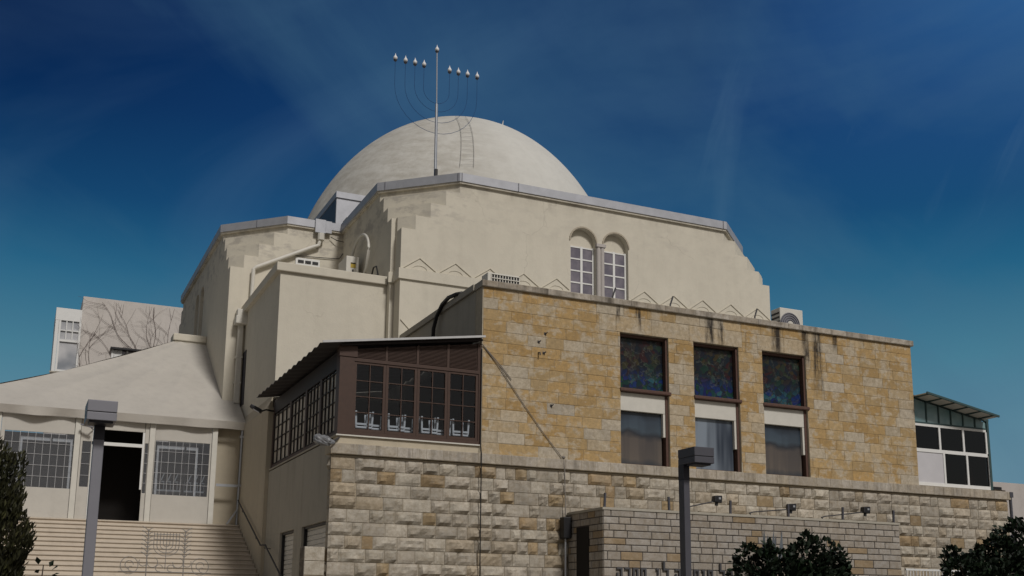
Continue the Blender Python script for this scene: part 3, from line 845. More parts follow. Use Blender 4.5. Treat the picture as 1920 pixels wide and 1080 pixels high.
# posts
for x0, x1 in ((-10.62, -10.47), (-8.49, -8.33), (-6.39, -6.23), (-4.54, -4.38)):
    p = MB(); wbox(p, x0, x1, ZF, 7.4, -.03, .09); p.build('post', M['offwhite'], tent, bevel=.01)
# wall sheets with gridded windows
def sheet(x0, x1, w):
    s_ = MB()
    for r_ in hole([(x0, x1, ZF + .02, 7.42)], w): s_.box(r_[0], r_[1], YT + .01, YT + .03, r_[2], r_[3])
    so = s_.build('wall_sheet', M['canvas_wall'], tent)
    MB().box(w[0], w[1], YT + .016, YT + .022, w[2], w[3]).build('clear_window', M['plasticglass'], so)
    gm = MB(); a, b, c, d = w
    nx = max(1, round((b - a) / .21)); nz = max(2, round((d - c) / .3))
    for i in range(1, nx): x = a + (b - a) * i / nx; gm.box(x - .0045, x + .0045, YT + .003, YT + .009, c, d)
    for j in range(1, nz): z = c + (d - c) * j / nz; gm.box(a, b, YT - .004, YT + .002, z - .0045, z + .0045)
    gm.build('grid', M['gridline'], so)
sheet(-12.5, -10.63, (-12.3, -10.8, 5.12, 6.72))
sheet(-10.46, -8.50, (-10.36, -8.5, 5.12, 6.72))
sheet(-6.22, -4.55, (-6.2, -4.6, 5.08, 6.72))
sheet(-8.32, -8.0, (-8.26, -8.02, 5.2, 6.55))
sheet(-6.52, -6.40, (-6.50, -6.41, 5.1, 6.6))
# white sliding frames standing just behind the sheets
for a, b in ((-9.9, -9.1), (-9.1, -8.55), (-6.1, -5.3), (-5.3, -4.95)):
    wf = MB()
    for x in (a, b): wf.box(x - .03, x + .03, YT + .16, YT + .2, ZF, 6.6)
    wf.box(a + .031, b - .031, YT + .16, YT + .2, 6.5, 6.6)
    wf.build('inner_frame', M['white'], tent, weld=False)
top = MB(); wbox(top, -8.0, -6.53, 6.93, 7.42, .01, .03); top.build('header_sheet', M['canvas_wall'], tent)
df_ = MB(); wbox(df_, -8.0, -6.53, 6.46, 6.56, -.01, .05); wbox(df_, -8.0, -7.94, ZF, 6.92, -.01, .05); wbox(df_, -6.58, -6.525, 5.2, 6.92, -.012, .05)
df_.build('door_frame', M['white'], tent)
MB().box(-4.37, -3.63, 11.0, 11.06, ZF + .005, 7.5).build('end_panel', M['tan'], tent)
it = MB(); it.box(-12.5, -4.1, 15.2, 15.3, ZF, 7.35); it.box(-8.6, -8.5, 11.4, 15.2, ZF, 7.3); it.box(-6.3, -6.2, 11.8, 15.2, ZF, 7.3); it.box(-8.5, -6.3, 12.9, 13.0, ZF, 7.4); it.box(-8.5, -6.3, 10.9, 12.9, 7.3, 7.4)
it.build('inner_partition', M['dark'], tent)  # inner walls coloured near black so the doorway reads as shaded
rp = thing('ridge_slab', 'small cream slab above the tent peak on the left arm of the hall', 'ledge', (-4.7, 16.7, 11.2))
MB().box(-5.25, -4.085, 16.3, 17.1, 11.24, 11.5).build('slab', M['cream'], rp, bevel=.03)
rl = MB().box(-5.2, -4.09, 16.35, 17.05, 11.13, 11.235).build('slab_bed', M['grey_plaster'], rp)
# chairs stacked in the tent behind the right window
def tent_chair(loc, label):
    x, y, z = loc; t = thing('white_chair', label, 'chair', loc, 'white chairs behind the clear tent window')
    MB().bar((x - .03, y, z + .28), (x + .05, y, z + .50), .05, .03).build('backrest', M['plastic_white'], t)
    MB().box(x - .07, x + .07, y + .03, y + .3, z + .24, z + .27).build('seat', M['plastic_white'], t)
    for s in (-1, 1): MB().bar((x + s*.06, y + .05, z), (x + s*.06, y + .05, z + .239), .02).build('leg', M['plastic_white'], t)
    return t
ct = thing('trestle_table', 'pale folding table standing inside the tent behind the right window', 'table', (-5.4, 11.2, ZF))
MB().box(-6.15, -4.65, 10.95, 11.45, 5.22, 5.27).build('tabletop', M['plastic_white'], ct)
for x in (-6.0, -4.8): MB().box(x - .03, x + .03, 11.1, 11.3, ZF, 5.219).build('leg', M['alu'], ct)
xs = [-6.1 + k * .2 for k in range(8)]
t0c = tent_chair((xs[0], 11.0, 5.272), 'white chair upright on the tent table, leftmost of the row behind the clear window')
ords = ['second', 'third', 'fourth', 'fifth', 'sixth', 'seventh']
for k in range(1, 8):
    lb = 'rightmost of the row behind the clear window' if k == 7 else ords[k-1] + ' from the left behind the clear window'
    dup(t0c, (xs[k], 11.0, 5.272), 'white chair upright on the tent table, ' + lb)
# steel prop at the right of the tent
pp = thing('steel_prop', 'pale grey steel pipe frame with a brace at the right end of the tent', 'frame', (-3.7, 10.5, ZF))
MB().tube([(-3.68, 10.52, ZF), (-3.66, 10.52, 7.35)], .035, 10).build('upright', M['galv'], pp)
MB().box(-4.37, -3.72, 10.5, 10.54, 5.41, 5.49).build('crossbar', M['galv'], pp)
MB().bar((-3.98, 10.5, ZF + .03), (-3.70, 10.48, 4.70), .08, .05).build('brace', M['galv'], pp)
for z in (5.43, 6.95): MB().box(-3.73, -3.60, 10.47, 10.57, z, z + .07).build('clamp', M['galv'], pp)
# small lamp on the tent front
sl = thing('tent_lamp', 'small grey lamp under the tent eave above the doorway', 'lamp', (-8.23, 10.5, 6.94))
MB().bar((-8.36, 10.42, 7.0), (-8.02, 10.36, 6.93), .09, .035).build('shade', M['lamp'], sl)
MB().bar((-8.1, 10.42, 6.95), (-8.0, 10.62, 6.9), .025).build('bracket', M['lamp'], sl)

# ================================================================== STAIRCASE
st = thing('staircase', 'broad flight of pale limestone steps leading up to the tent', 'stairs', (-8, 6, 0))
NS = 30
MB().box(-12.6, -3.63, 10.36, 17.5, 0, ZF).build('landing', M['step'], st)
for k in range(NS):
    z = ZF - .14 * (k + 1) ; y = 10.36 - .3 * k
    s_ = MB(); s_.box(-12.6, -3.63, y - .3, y - .001, max(0, z - .3), z - .042); s_.box(-12.6, -3.63, y - .33, y - .001, z - .041, z)
    s_.build('step', M['step'], st)
# top edge
MB().box(-12.6, -3.635, 10.32, 10.36, ZF - .041, ZF - .001).build('nosing', M['step'], st)
hr = thing('handrail', 'thin dark handrail fixed to the plastered wall along the stairs', 'railing', (-3.7, 7, 2.5))
hm = MB(); pts = [(-3.7, 10.35, 5.0), (-3.7, 10.25, 4.94), (-3.7, 6.82, 3.5), (-3.7, 6.7, 3.44), (-3.7, 6.05, 3.42), (-3.7, 5.9, 3.34), (-3.7, 3.2, 2.2)]
hm.tube(pts, .022, 8); hm.build('rail', M['iron'], hr)
for y, z in ((9.6, 4.66), (7.4, 3.74), (6.2, 3.42), (4.2, 2.62)):
    MB().tube([(-3.7, y, z - .01), (-3.69, y, z - .08), (-3.52 if y < 6.9 else -3.62, y, z - .09)], .01, 6).build('bracket', M['iron'], hr)

# ================================================================== MENORAH on the roof
mn = thing('menorah', 'tall nine branched steel lamp stand with white bulbs on the hall roof', 'lamp stand', (1.4, 7.5, 14.98))
XP, YP = 1.385, 7.5
pm_ = MB(); pm_.tube([(XP + .03, YP, 14.98), (XP + .02, YP, 17.88)], .045, 10); pm_.tube([(XP + .02, YP, 17.88), (XP - .01, YP, 19.72)], .022, 8)
pm_.build('pole', M['galv'], mn, weld=False)
MB().box(XP - .02, XP + .07, YP - .12, YP - .04, 15.25, 15.6).build('switch_box', M['black'], mn)
MB().lathe([(.16, 0), (.14, .04), (.06, .07)], (XP + .03, YP, 14.985), 12).build('foot', M['galv'], mn)
arm_mat = plain('slim_steel', (.011, .055, .17), .7, 0.)
def bulb(x, z):
    b = MB().lathe([(.015, -.08), (.03, -.075), (.03, -.05), (.062, -.035), (.07, .01), (.058, .04), (.03, .08), (.012, .13), (.004, .17)], (x, YP, z), 14).build('bulb', M['bulb'], mn, smooth=True)
    MB().lathe([(.035, -.11), (.05, -.09), (.064, -.06), (.04, -.055)], (x, YP, z), 12).build('lamp_holder', M['lampdark'], b)
bulb(XP - .01, 19.80)
for k, r_ in enumerate((.445, .755, 1.08, 1.425)):
    zb0 = (17.90, 17.62, 17.24, 16.86)[k]
    zc0 = zb0 + r_
    pts = [(XP - r_, YP, 19.05), (XP - r_, YP, zc0)] + [(XP - r_ * math.cos(math.pi*j/16), YP, zc0 - r_ * math.sin(math.pi*j/16)) for j in range(1, 16)] + [(XP + r_, YP, zc0), (XP + r_, YP, 19.05)]
    MB().tube(pts, .007, 6).build('branch', arm_mat, mn)
    bulb(XP - r_, 19.17); bulb(XP + r_, 19.17)
# ladder lying on the dome
ld = thing('ladder', 'thin metal ladder lying against the front of the white dome', 'ladder', (5, 14, 18))
def on_dome(x, z, o=.05):
    p = Vector((x, dome_y(x, z), z)); nrm = Vector(((x - CX)/A_**2, (p.y - CY)/A_**2, (z - ZC_)/C_**2)).normalized(); return p + nrm * o
rails = []
for xa_, xb_ in ((4.40, 5.22), (4.90, 5.60)):
    pts = [on_dome(xa_ + (xb_ - xa_) * t, 18.35 + (21.72 - 18.35) * t, .06) for t in [k/10 for k in range(11)]]
    rails.append(pts); MB().tube(pts, .009, 6).build('rail', M['ladder'], ld)
for k in range(13):
    t = .03 + k / 12.6; i = min(9, int(t * 10)); u = t * 10 - i
    a = rails[0][i].lerp(rails[0][i+1], u); b = rails[1][i].lerp(rails[1][i+1], u)
    MB().tube([a, b], .006, 5).build('rung', M['ladder'], ld)

# ================================================================== AIR CONDITIONERS
def ac_unit(name, label, x, y, z, w, d, h, side=-1, front='fan'):
    t = thing(name, label, 'air conditioner', (x, y, z), 'outdoor air conditioner units')
    cs = MB().box(x, x + w, y, y + d, z, z + h).build('casing', M['offwhite'], t, bevel=.02)
    for fx in (x + .08, x + w - .14): MB().box(fx, fx + .06, y + .03, y + d - .03, z - .09, z - .001).build('foot', M['lampdark'], t)
    if front == 'fan':
        c = (x + w * .42, y, z + h * .52); r_ = min(w, h) * .43
        MB().tube([(c[0], y - .004, c[2]), (c[0], y + .0 - .012, c[2])], r_, 28).build('fan_opening', M['lamp'], t)
        gm = MB()
        for q in range(1, 6):
            rr = r_ * q / 5.5
            for k in range(24):
                a0, a1 = 2*math.pi*k/24, 2*math.pi*(k+1)/24
                gm.bar((c[0]+rr*math.cos(a0), y - .02, c[2]+rr*math.sin(a0)), (c[0]+rr*math.cos(a1), y - .02, c[2]+rr*math.sin(a1)), .012)
        gm.build('fan_grille', M['lampdark'], t, weld=False)
        MB().tube([(c[0], y - .03, c[2]), (c[0], y - .013, c[2])], r_ * .28, 20).build('fan_hub', M['offwhite'], t)
        sg = MB()
        for j in range(7): sg.box(x - .012, x - .002, y + .03, y + d - .03, z + .06 + j*(h-.12)/7, z + .06 + j*(h-.12)/7 + .05)
        sg.build('side_grille', M['black'], t)
    if front == 'grid':
        MB().box(x + .1, x + w - .02, y - .006, y - .001, z + .06, z + h - .04).build('coil', M['black'], t)
        gm = MB()
        for i in range(11): gx = x + .1 + (w - .12) * i / 10; gm.box(gx - .011, gx + .011, y - .02, y - .008, z + .06, z + h - .04)
        for j in range(6): gz = z + .06 + (h - .1) * j / 5; gm.box(x + .1, x + w - .02, y - .032, y - .021, gz - .011, gz + .011)
        gm.build('front_grille', M['offwhite'], t, weld=False)
    if front == 'panel':
        MB().box(x + w*.35, x + w*.75, y - .008, y - .001, z + h*.55, z + h*.75).build('sticker', M['yellow'], t)
        mk = MB(); mk.bar((x + w*.55, y - .008, z + h*.48), (x + w*.45, y - .008, z + h*.12), .05, .012); mk.bar((x + w*.55, y - .008, z + h*.40), (x + w*.72, y - .008, z + h*.12), .05, .012); mk.box(x + w*.36, x + w*.74, y - .014, y - .009, z + h*.70, z + h*.745)
        mk.build('mark', M['black'], t, weld=False)
    return t
ac_unit('condenser', 'air conditioner with a black square mesh front on the left end of the stone parapet', .30, .46, 9.40, .88, .4, .62, front='grid')
ac_unit('condenser', 'air conditioner with a round fan on the right of the stone parapet', 9.68, .95, 9.42, .82, .42, 1.0, front='fan')
ac_unit('condenser', 'air conditioner with a yellow sticker in the corner of the side wing roof', -.87, 9.4, 12.12, .42, .95, .86, front='panel')
MB_ = MB()
for k in range(1): MB_.box(-.95, -.42, 9.2, 10.5, 11.6, 12.08)
tag(MB_.build('plinth_box', M['grey_plaster']), 'low rendered plinth under the air conditioner on the wing roof', 'plinth')
hpz = MB(); pts = []
for k in range(21):
    a = math.pi * k / 20
    pts.append((-.48, 9.25 - 1.02 * math.cos(a), 12.85 + .78 * math.sin(a)))
pts = [(-.5, 8.85, 12.0), (-.48, 8.45, 12.35)] + pts + [(-.5, 10.3, 12.3)]
hpz.tube(pts, .045, 8)
tag(hpz.build('insulated_pipe', M['offwhite'], smooth=True), 'white insulated pipe hoop beside the wing roof air conditioner', 'pipe')
bk = MB(); bk.tube([(-.45, 8.2, 11.62), (-.45, 7.75, 12.15), (-.45, 7.45, 12.1), (-.45, 7.15, 11.62)], .025, 6); bk.tube([(-.45, 7.9, 11.64), (-.45, 7.1, 11.66)], .03, 6)
tag(bk.build('hose', M['cable'], weld=False), 'short black hose curled on the wing roof near the hall wall', 'hose')
wr = MB(); wr.tube([(-.75, 12.0, 14.45), (-.55, 11.95, 14.34), (-.3, 11.9, 14.3)], .015, 5)
tag(wr.build('wire', M['cable']), 'short dark wire below the eave near the roof outlet box', 'wire')
wr2 = MB(); wr2.tube([(-2.0, 12.06, 13.62), (-1.2, 12.06, 13.66), (-.4, 12.05, 13.72), (-.3, 11.95, 13.9)], .014, 5)
tag(wr2.build('wire', M['cable']), 'long thin wire running above the vent grille on the cream wall', 'wire')

# black hose hanging over the block's side parapet
bh = MB(); bh.tube([(-.02, 1.35, 9.66), (-.12, 1.5, 9.66), (-.14, 2.0, 9.7), (-.15, 2.45, 9.62), (-.16, 2.8, 9.4), (-.17, 3.0, 9.1), (-.17, 3.1, 8.2)], .055, 8)
tag(bh.build('hose', M['cable'], smooth=True), 'thick black hose hanging over the side parapet of the stone block', 'hose')

# ================================================================== LOW STONE ANNEX
an = thing('low_annex', 'low flat roofed annex of pale sawn stone with a dark side door', 'building', (6.6, -.9, 0))
AX0, AX1, AY, AZ = 2.26, 11.03, -1.82, 4.02
ac = MB(); ac.box(AX0 + .012, AX1 - .012, AY + .012, -.1, 0, AZ - .01)
ac.build('wall_core', M['mortar_dark'], an)
za_ = []; z = AZ
while z > .3: za_.append(z); z -= random.choice((.15, .17, .16, .20))
za_ = za_[::-1]
tm = MB(); ashlar(tm, AX0, AX1, za_, AY + .012, pal_trim, .26, .66, gap=.010, proud=.016, jumble=False)
PSd = lambda u, z, o: (AX0 + .012 - o, -u, z)
ashlar(tm, .1, -AY - .013, za_, 0, pal_trim, .25, .55, gap=.010, proud=.016, P=PSd, holes=[(.52, 1.13, 0, 3.69)])
tm.build('sawn_stonework', M['trimstone'], an, weld=False, fix=False)
dr = MB().box(AX0 - .004, AX0 + .011, -1.13, -.52, 0, 3.68).build('door', M['dark'], an)
MB().box(AX0 - .02, AX0 - .005, -1.06, -1.03, 2.0, 2.15).build('handle', M['galv'], dr)
MB().box(AX0 - .03, AX1 + .02, AY - .02, -.08, AZ - .009, AZ + .05).build('roof_slab', M['grey_plaster'], an)
# meter box and pipe on the rock faced wall
mb_ = thing('meter_box', 'dark metal meter box on the rock faced wall beside the low annex', 'box', (2.15, -.15, 3.4))
MB().box(2.03, 2.24, -.32, -.08, 3.44, 3.95).build('case', M['black'], mb_, bevel=.02)
MB().tube([(2.13, -.2, 3.439), (2.13, -.2, 0)], .025, 8).build('conduit', M['galv'], mb_)
# sign letters on the annex front, only their tops are in the picture
sg = thing('wall_letters', 'row of dark grey raised letters near the bottom of the low annex wall', 'sign', (4, -1.85, 2.4))
def letter(x, kind, zt=2.725):
    m_ = MB(); y0, y1 = AY - .06, AY - .025; w_ = .145; t = .045; h_ = .32
    zb = zt - h_
    if kind in 'hrtm': m_.box(x, x + w_, y0, y1, zt - t, zt); m_.box(x + w_ - t, x + w_, y0, y1, zb, zt - t)
    if kind == 'h': m_.box(x, x + t, y0, y1, zb, zt - t - .07)
    if kind in 'tm': m_.box(x, x + t, y0, y1, zb, zt - t)
    if kind == 'm': m_.box(x + t, x + w_ - t, y0, y1, zb, zb + t)
    if kind == 'k': m_.box(x, x + w_ - .03, y0, y1, zt - t, zt); m_.box(x + w_ - t, x + w_, y0, y1, zb + .03, zt - .03); m_.box(x, x + w_ - .03, y0, y1, zb, zb + t)
    if kind == 'y': m_.box(x + .03, x + .1, y0, y1, zt - t, zt); m_.box(x + .06, x + .1, y0, y1, zt - .17, zt - t)
    if kind == 'l': m_.box(x, x + t, y0, y1, zt - t, zt + .16); m_.box(x + t, x + w_, y0, y1, zt - t, zt); m_.box(x + w_ - t, x + w_, y0, y1, zb + .1, zt - t); m_.bar((x + w_ - t/2, (y0+y1)/2, zb + .1), (x + .05, (y0+y1)/2, zb), t)
    m_.build('letter', M['letter'], sg, weld=False)
for x, kd in ((2.57, 'h'), (2.78, 'k'), (2.99, 'm'), (3.20, 't'), (3.58, 'y'), (3.80, 'l'), (4.12, 'h'), (4.36, 'r'), (4.63, 't'), (4.83, 'y'), (5.02, 'm'), (5.36, 'l'), (5.58, 'k'), (5.8, 'h')): letter(x, kd)
# pegs along the annex roof
tops = [(2.38, .02), (4.12, -.01), (5.86, .01), (7.6, .0), (9.31, .02), (11.0, .015)]
peg_lb = ['leftmost metal peg, on the annex roof corner', 'metal peg just left of the right street lamp, on the annex roof', 'metal peg on the annex roof beside the floodlight nearest the street lamp', 'metal peg on the annex roof below the middle floodlight', 'metal peg on the annex roof beside the rightmost floodlight', 'rightmost metal peg, near the right end of the annex roof']
for (x, tilt), lb in zip(tops, peg_lb):
    m_ = MB(); m_.bar((x, -1.66, AZ + .05), (x + tilt, -1.66, AZ + .39), .045, .045)
    tag(m_.build('metal_peg', M['lampdark']), lb, 'peg', 'metal pegs along the annex roof')
for (x, ), lb in zip(((3.67,), (5.42,), (8.15,)), ('bent rod standing on the stone parapet below the arched windows', 'bent rod standing on the stone parapet right of the arched windows', 'bent rod standing on the stone parapet left of the fan unit')):
    m_ = MB(); m_.tube([(x - .02, .1, 9.62), (x, .12, 9.74), (x + .1, .14, 9.98)], .022, 6)
    tag(m_.build('bent_rod', M['iron']), lb, 'rod', 'bent rods on the stone parapet')
# floodlights on arms above the annex
def floodlight(xh, zh, xa0, za0, label):
    t = thing('floodlight', label, 'floodlight', (xh, -1.2, zh), 'floodlights on arms above the low annex')
    MB().tube([(xa0, -1.2, za0), (xa0 + .12, -1.2, za0 + .035), (xh - .08, -1.2, zh - .05)], .018, 6).build('arm', M['iron'], t)
    h_ = MB(); V = [(-.12,-.08,-.07),(.10,-.08,-.09),(.12,.10,-.08),(-.10,.10,-.06),(-.10,-.08,.09),(.12,-.08,.10),(.14,.10,.10),(-.08,.10,.09)]
    h_.idx([(xh + a, -1.2 + b, zh + c) for a, b, c in V], [(0,3,2,1),(4,5,6,7),(0,1,5,4),(1,2,6,5),(2,3,7,6),(3,0,4,7)])
    h_.build('head', M['black'], t, bevel=.02)
    MB().box(xh + .0, xh + .06, -1.29, -1.281, zh + .0, zh + .05).build('lens', M['galv'], t)
    MB().tube([(xh - .02, -1.2, zh - .15), (xh - .01, -1.2, zh - .07)], .04, 8).build('knuckle', M['black'], t)
    MB().bar((xa0 + .03, -1.2, AZ + .05), (xa0 + .03, -1.2, za0), .02).build('stand', M['iron'], t)
floodlight(5.80, 4.47, 4.95, 4.24, 'black floodlight on a thin arm just right of the right street lamp head')
floodlight(8.06, 4.38, 6.76, 4.18, 'black floodlight on a thin arm, middle of the three above the annex')
floodlight(10.49, 4.42, 9.02, 4.17, 'black floodlight on a thin arm, rightmost of the three above the annex')
# floodlight on the wall by the veranda and the wrapped one at the corner
fw = thing('floodlight', 'black floodlight on a bracket at the far end of the veranda side', 'floodlight', (-3.65, 7.0, 7.2))
MB().tube([(-3.5, 6.78, 7.2), (-3.72, 6.8, 7.23), (-3.82, 6.9, 7.2)], .025, 6).build('bracket', M['black'], fw)
h_ = MB(); h_.bar((-3.82, 6.9, 7.18), (-4.12, 6.98, 7.34), .24, .10); h_.build('head', M['black'], fw, bevel=.02)
MB().bar((-3.90, 6.88, 7.15), (-4.05, 6.92, 7.235), .15, .012).build('lens', M['alu'], fw)
wl = thing('wrapped_lamp', 'lamp wrapped in clear plastic at the veranda corner', 'lamp', (-3.8, -.3, 5.35))
MB().tube([(-3.45, -.02, 5.50), (-3.58, -.2, 5.40), (-3.68, -.28, 5.36)], .022, 6).build('bracket', M['iron'], wl)
bm_ = MB(); pr_ = [(.02, -.24), (.07, -.23), (.105, -.19), (.115, -.13), (.11, -.06), (.115, 0.), (.10, .06), (.085, .11), (.06, .15), (.05, .20), (.03, .24)]
V = []; F = []; nn = 22
for jj, (r_, tt) in enumerate(pr_):
    for k in range(nn):
        a = 2*math.pi*k/nn; q = 1 + .42 * noise.noise(Vector((jj*.8, math.cos(a)*2.2, math.sin(a)*2.2 + 3)))
        V.append((-3.86 + tt * .98, -.3 + r_*q*math.cos(a), 5.36 + r_*q*math.sin(a) - tt*.12))
for jj in range(len(pr_)-1):
    for k in range(nn): F.append((jj*nn+k, jj*nn+(k+1)%nn, (jj+1)*nn+(k+1)%nn, (jj+1)*nn+k))
F += [tuple(range(nn)), tuple((len(pr_)-1)*nn + k for k in range(nn))]
bm_.idx(V, F); bm_.build('wrapped_head', M['bag'], wl)

# cables and conduits on the stone front
c1 = MB(); c1.tube([(-.03, -.03, 8.02), (.35, -.035, 7.6), (1.1, -.035, 6.62), (1.6, -.035, 6.0), (2.13, -.04, 5.40)], .009, 6); c1.tube([(-.03, -.035, 8.02), (.5, -.035, 7.5), (.75, -.035, 7.22)], .010, 6)
tag(c1.build('cable', M['cable_grey'], weld=False), 'pale cable running diagonally down the ochre stone wall', 'cable')
c2 = MB(); c2.tube([(2.13, -.09, 5.42), (2.15, -.12, 5.1), (2.16, -.14, 4.0)], .013, 6); c2.lathe([(.03, 0), (.05, .02), (.03, .06)], (2.13, -.10, 5.38), 8)
tag(c2.build('cable', M['cable_grey'], weld=False), 'thin cable dropping from the string course to the meter box', 'cable')
c3 = MB(); c3.tube([(-.045, -.05, 7.9), (-.045, -.055, 5.55), (-.05, -.13, 5.36), (-.05, -.14, 2.0)], .014, 6)
tag(c3.build('cable', M['cable']), 'dark vertical cable down the rock faced wall below the veranda edge', 'cable')
for (x, z), lb in zip(((1.66, 8.48), (1.48, 8.25), (1.62, 7.98), (1.83, 6.68)), ('topmost small rusty hook left in the ochre stone wall', 'small rusty hook in the ochre stone wall, second from top', 'small rusty double hook in the ochre stone wall, third from top', 'lowest small rusty hook in the ochre stone wall')):
    m_ = MB(); m_.tube([(x, 0, z), (x + .02, -.06, z), (x + .04, -.07, z + .03)], .014, 6); m_.box(x - .025, x + .03, -.02, -.011, z - .03, z + .03)
    if abs(z - 7.98) < .01: m_.tube([(x - .14, 0, z), (x - .13, -.09, z - .02), (x - .13, -.1, z - .08)], .018, 6)
    tag(m_.build('wall_hook', M['iron'], weld=False), lb, 'hook', 'old hooks in the ochre wall')

# ================================================================== GLAZED LEAN-TO on the right
gl = thing('glazed_lean_to', 'white framed glazed lean-to with sloping green beamed roof, right end', 'conservatory', (15.1, .5, 5.4))
GY = .05
gf = MB(); xA, xB = 13.66, 16.47
f_ = .05
def gbox(mb, a, b, c, d, t=.06, y=GY): mb.box(a, b, y, y + t, c, d)
gbox(gf, xA, xB, 7.14, 7.21); gbox(gf, xA, xB, 6.38, 6.48); gbox(gf, xA, xB + .1, 5.40, 5.50)
rowx = [xA, 14.6, 15.54, xB]
for x in rowx[1:]: gbox(gf, x - .035, x + .035, 6.481, 7.139)
for x in (14.72, 15.63): gbox(gf, x - .035, x + .035, 5.501, 6.379)
gbox(gf, xB + .02, xB + .09, 5.501, 6.42)
gf.build('window_frame', M['white'], gl, weld=False)
pd = MB()
for a, b in zip(rowx[:-1], rowx[1:]): gbox(pd, a + .036, b - .036, 6.482, 7.138, .01, GY + .03)
for a, b in ((14.755, 15.595), (15.665, xB + .019)): gbox(pd, a, b, 5.502, 6.378, .01, GY + .03)
pd.build('dark_pane', M['glass'], gl, weld=False)
MB().box(xA, 14.684, GY + .02, GY + .05, 5.502, 6.378).build('papered_pane', M['paper'], gl)
ct_ = MB(); zt_ = lambda x: 8.0 - (x - 13.66) * .172
cx_ = [13.66 + k * .48 for k in range(7)]
for a, b in zip(cx_[:-1], cx_[1:]):
    ct_.face([(a + .02, GY + .03, 7.26), (b - .02, GY + .03, 7.26), (b - .02, GY + .03, zt_(b) - .06), (a + .02, GY + .03, zt_(a) - .06)])
ct_.build('clerestory_pane', M['clerestory'], gl, weld=False)
gm_ = plain('green_frame', (.05, .09, .09), .5, .2)
cf = MB(); cf.box(xA, 16.55, GY, GY + .06, 7.211, 7.26)
for x in cx_: cf.box(x - .02, x + .02, GY, GY + .06, 7.261, zt_(x) - .02)
cf.bar((13.66, GY + .02, zt_(13.66)), (16.6, GY + .02, zt_(16.6)), .06, .08)
cf.box(16.50, 16.58, GY - .02, GY + .1, 5.4, 7.5)
cf.build('green_frame', gm_, gl, weld=False)
rfg = MB(); rfg.idx([(13.2, -.5, 8.08), (16.9, -.5, 7.46), (16.9, 4, 7.46), (13.66, 4, 8.0), (13.66, .0, 8.0)], [])
rfg.idx([(13.64, -.5, 7.985), (16.40, -.5, 7.515), (16.62, 3.5, 7.48), (13.64, 3.5, 8.02), (13.64, -.5, 8.005), (16.40, -.5, 7.535), (16.62, 3.5, 7.50), (13.64, 3.5, 8.04)], [(0,3,2,1),(4,5,6,7),(0,1,5,4),(1,2,6,5),(2,3,7,6),(3,0,4,7)])
rfg.v = rfg.v[5:]; rfg.f = [tuple(i - 5 for i in f) for f in rfg.f]
rfg.build('roof', M['offwhite'], gl)
rb_ = MB(); rb_.bar((13.62, -.52, 8.00), (16.42, -.52, 7.53), .045, .06)
for k in range(6):
    x = 13.7 + k * .5; zz = 8.0 - (x - 13.66) * .1705
    rb_.bar((x, -.5, zz - .02), (x, GY, zz - .035), .045, .045)
rb_.build('roof_beam', gm_, gl, weld=False)
gi = MB(); gi.box(13.66, 16.5, 1.8, 1.9, 5.4, 7.3); gi.box(13.66, 16.45, .2, 1.8, 7.15, 7.2); gi.box(16.42, 16.47, .13, 1.8, 5.4, 7.3); gi.box(13.66, 16.4, .2, 1.8, 5.37, 5.42)
gi.build('interior', M['dark'], gl, weld=False)
oc = thing('orange_chair', 'faded orange chair back behind the lower right pane of the lean-to', 'chair', (16.0, .4, 5.42))
MB().box(15.75, 16.12, .32, .38, 5.45, 5.86).build('backrest', M['orange'], oc, bevel=.03)
MB().bar((16.2, .35, 5.44), (16.04, .35, 6.05), .04).build('post', M['orange'], oc)
MB().box(15.76, 16.11, .40, .75, 5.60, 5.65).build('seat', M['orange'], oc)
MB().box(16.6, 17.06, .02, .5, 5.37, 5.42).build('sill_board', M['string'], gl)
cr = MB().box(16.62, 17.0, .1, .5, 5.42, 5.52).build('roof_clutter', M['black']); tag(cr, 'dark low box on the string course right of the lean-to', 'box')
# pipe and plain wall at the far right
dpp = MB(); dpp.tube([(17.14, -.06, 0), (17.14, -.06, 5.30)], .045, 8); dpp.box(17.07, 17.21, -.12, 0, 5.2, 5.36)
tag(dpp.build('downpipe', M['lampdark'], weld=False), 'dark drainpipe at the right end of the rock faced wall', 'drainpipe')
rwl = MB().box(17.6, 24, 1.0, 1.4, 0, 5.82).build('garden_wall', M['pink_plaster']); tag(rwl, 'plain beige wall at the right edge beyond the rock faced base', 'wall')
# white railing low at the right
wr_ = thing('white_railing', 'low white metal railing in front of the rock faced wall', 'railing', (12.6, -1, 0))
MB().box(11.95, 14.2, -1.02, -.98, 2.90, 2.95).build('top_rail', M['white'], wr_)
for k in range(20): MB().box(11.98 + k * .115, 12.0 + k * .115, -1.01, -.99, .02, 2.90).build('bar', M['white'], wr_)

# ================================================================== BACKGROUND HOUSE with bare vine
bg = thing('background_house', 'pale pinkish house with a glazed bay standing behind the tent', 'house', (-5, 36, 0))
BY = 36.
MB().box(-7.62, 1, BY, BY + 8, 0, 17.78).build('wall', M['house'], bg)
bb = MB(); bb.box(-8.9, -7.60, BY - .3, BY + 3, 0, 13.55)
bb.build('bay_base', M['house'], bg)
MB().box(-8.87, -7.63, BY - .3, BY + 3, 16.3, 16.95).build('bay_parapet', M['white'], bg)
MB().box(-8.86, -8.7, BY - .29, BY + 3, 13.55, 16.29).build('bay_side', M['white'], bg)
bw = MB(); 
for x in (-8.69, -7.72): bw.box(x, x + .1, BY - .3, BY - .2, 13.6, 16.29)
bw.box(-8.59, -7.721, BY - .3, BY - .2, 15.18, 15.30); bw.box(-8.59, -7.721, BY - .3, BY - .2, 13.6, 13.7)
bw.box(-8.59, -7.721, BY - .3, BY - .2, 15.75, 15.80)
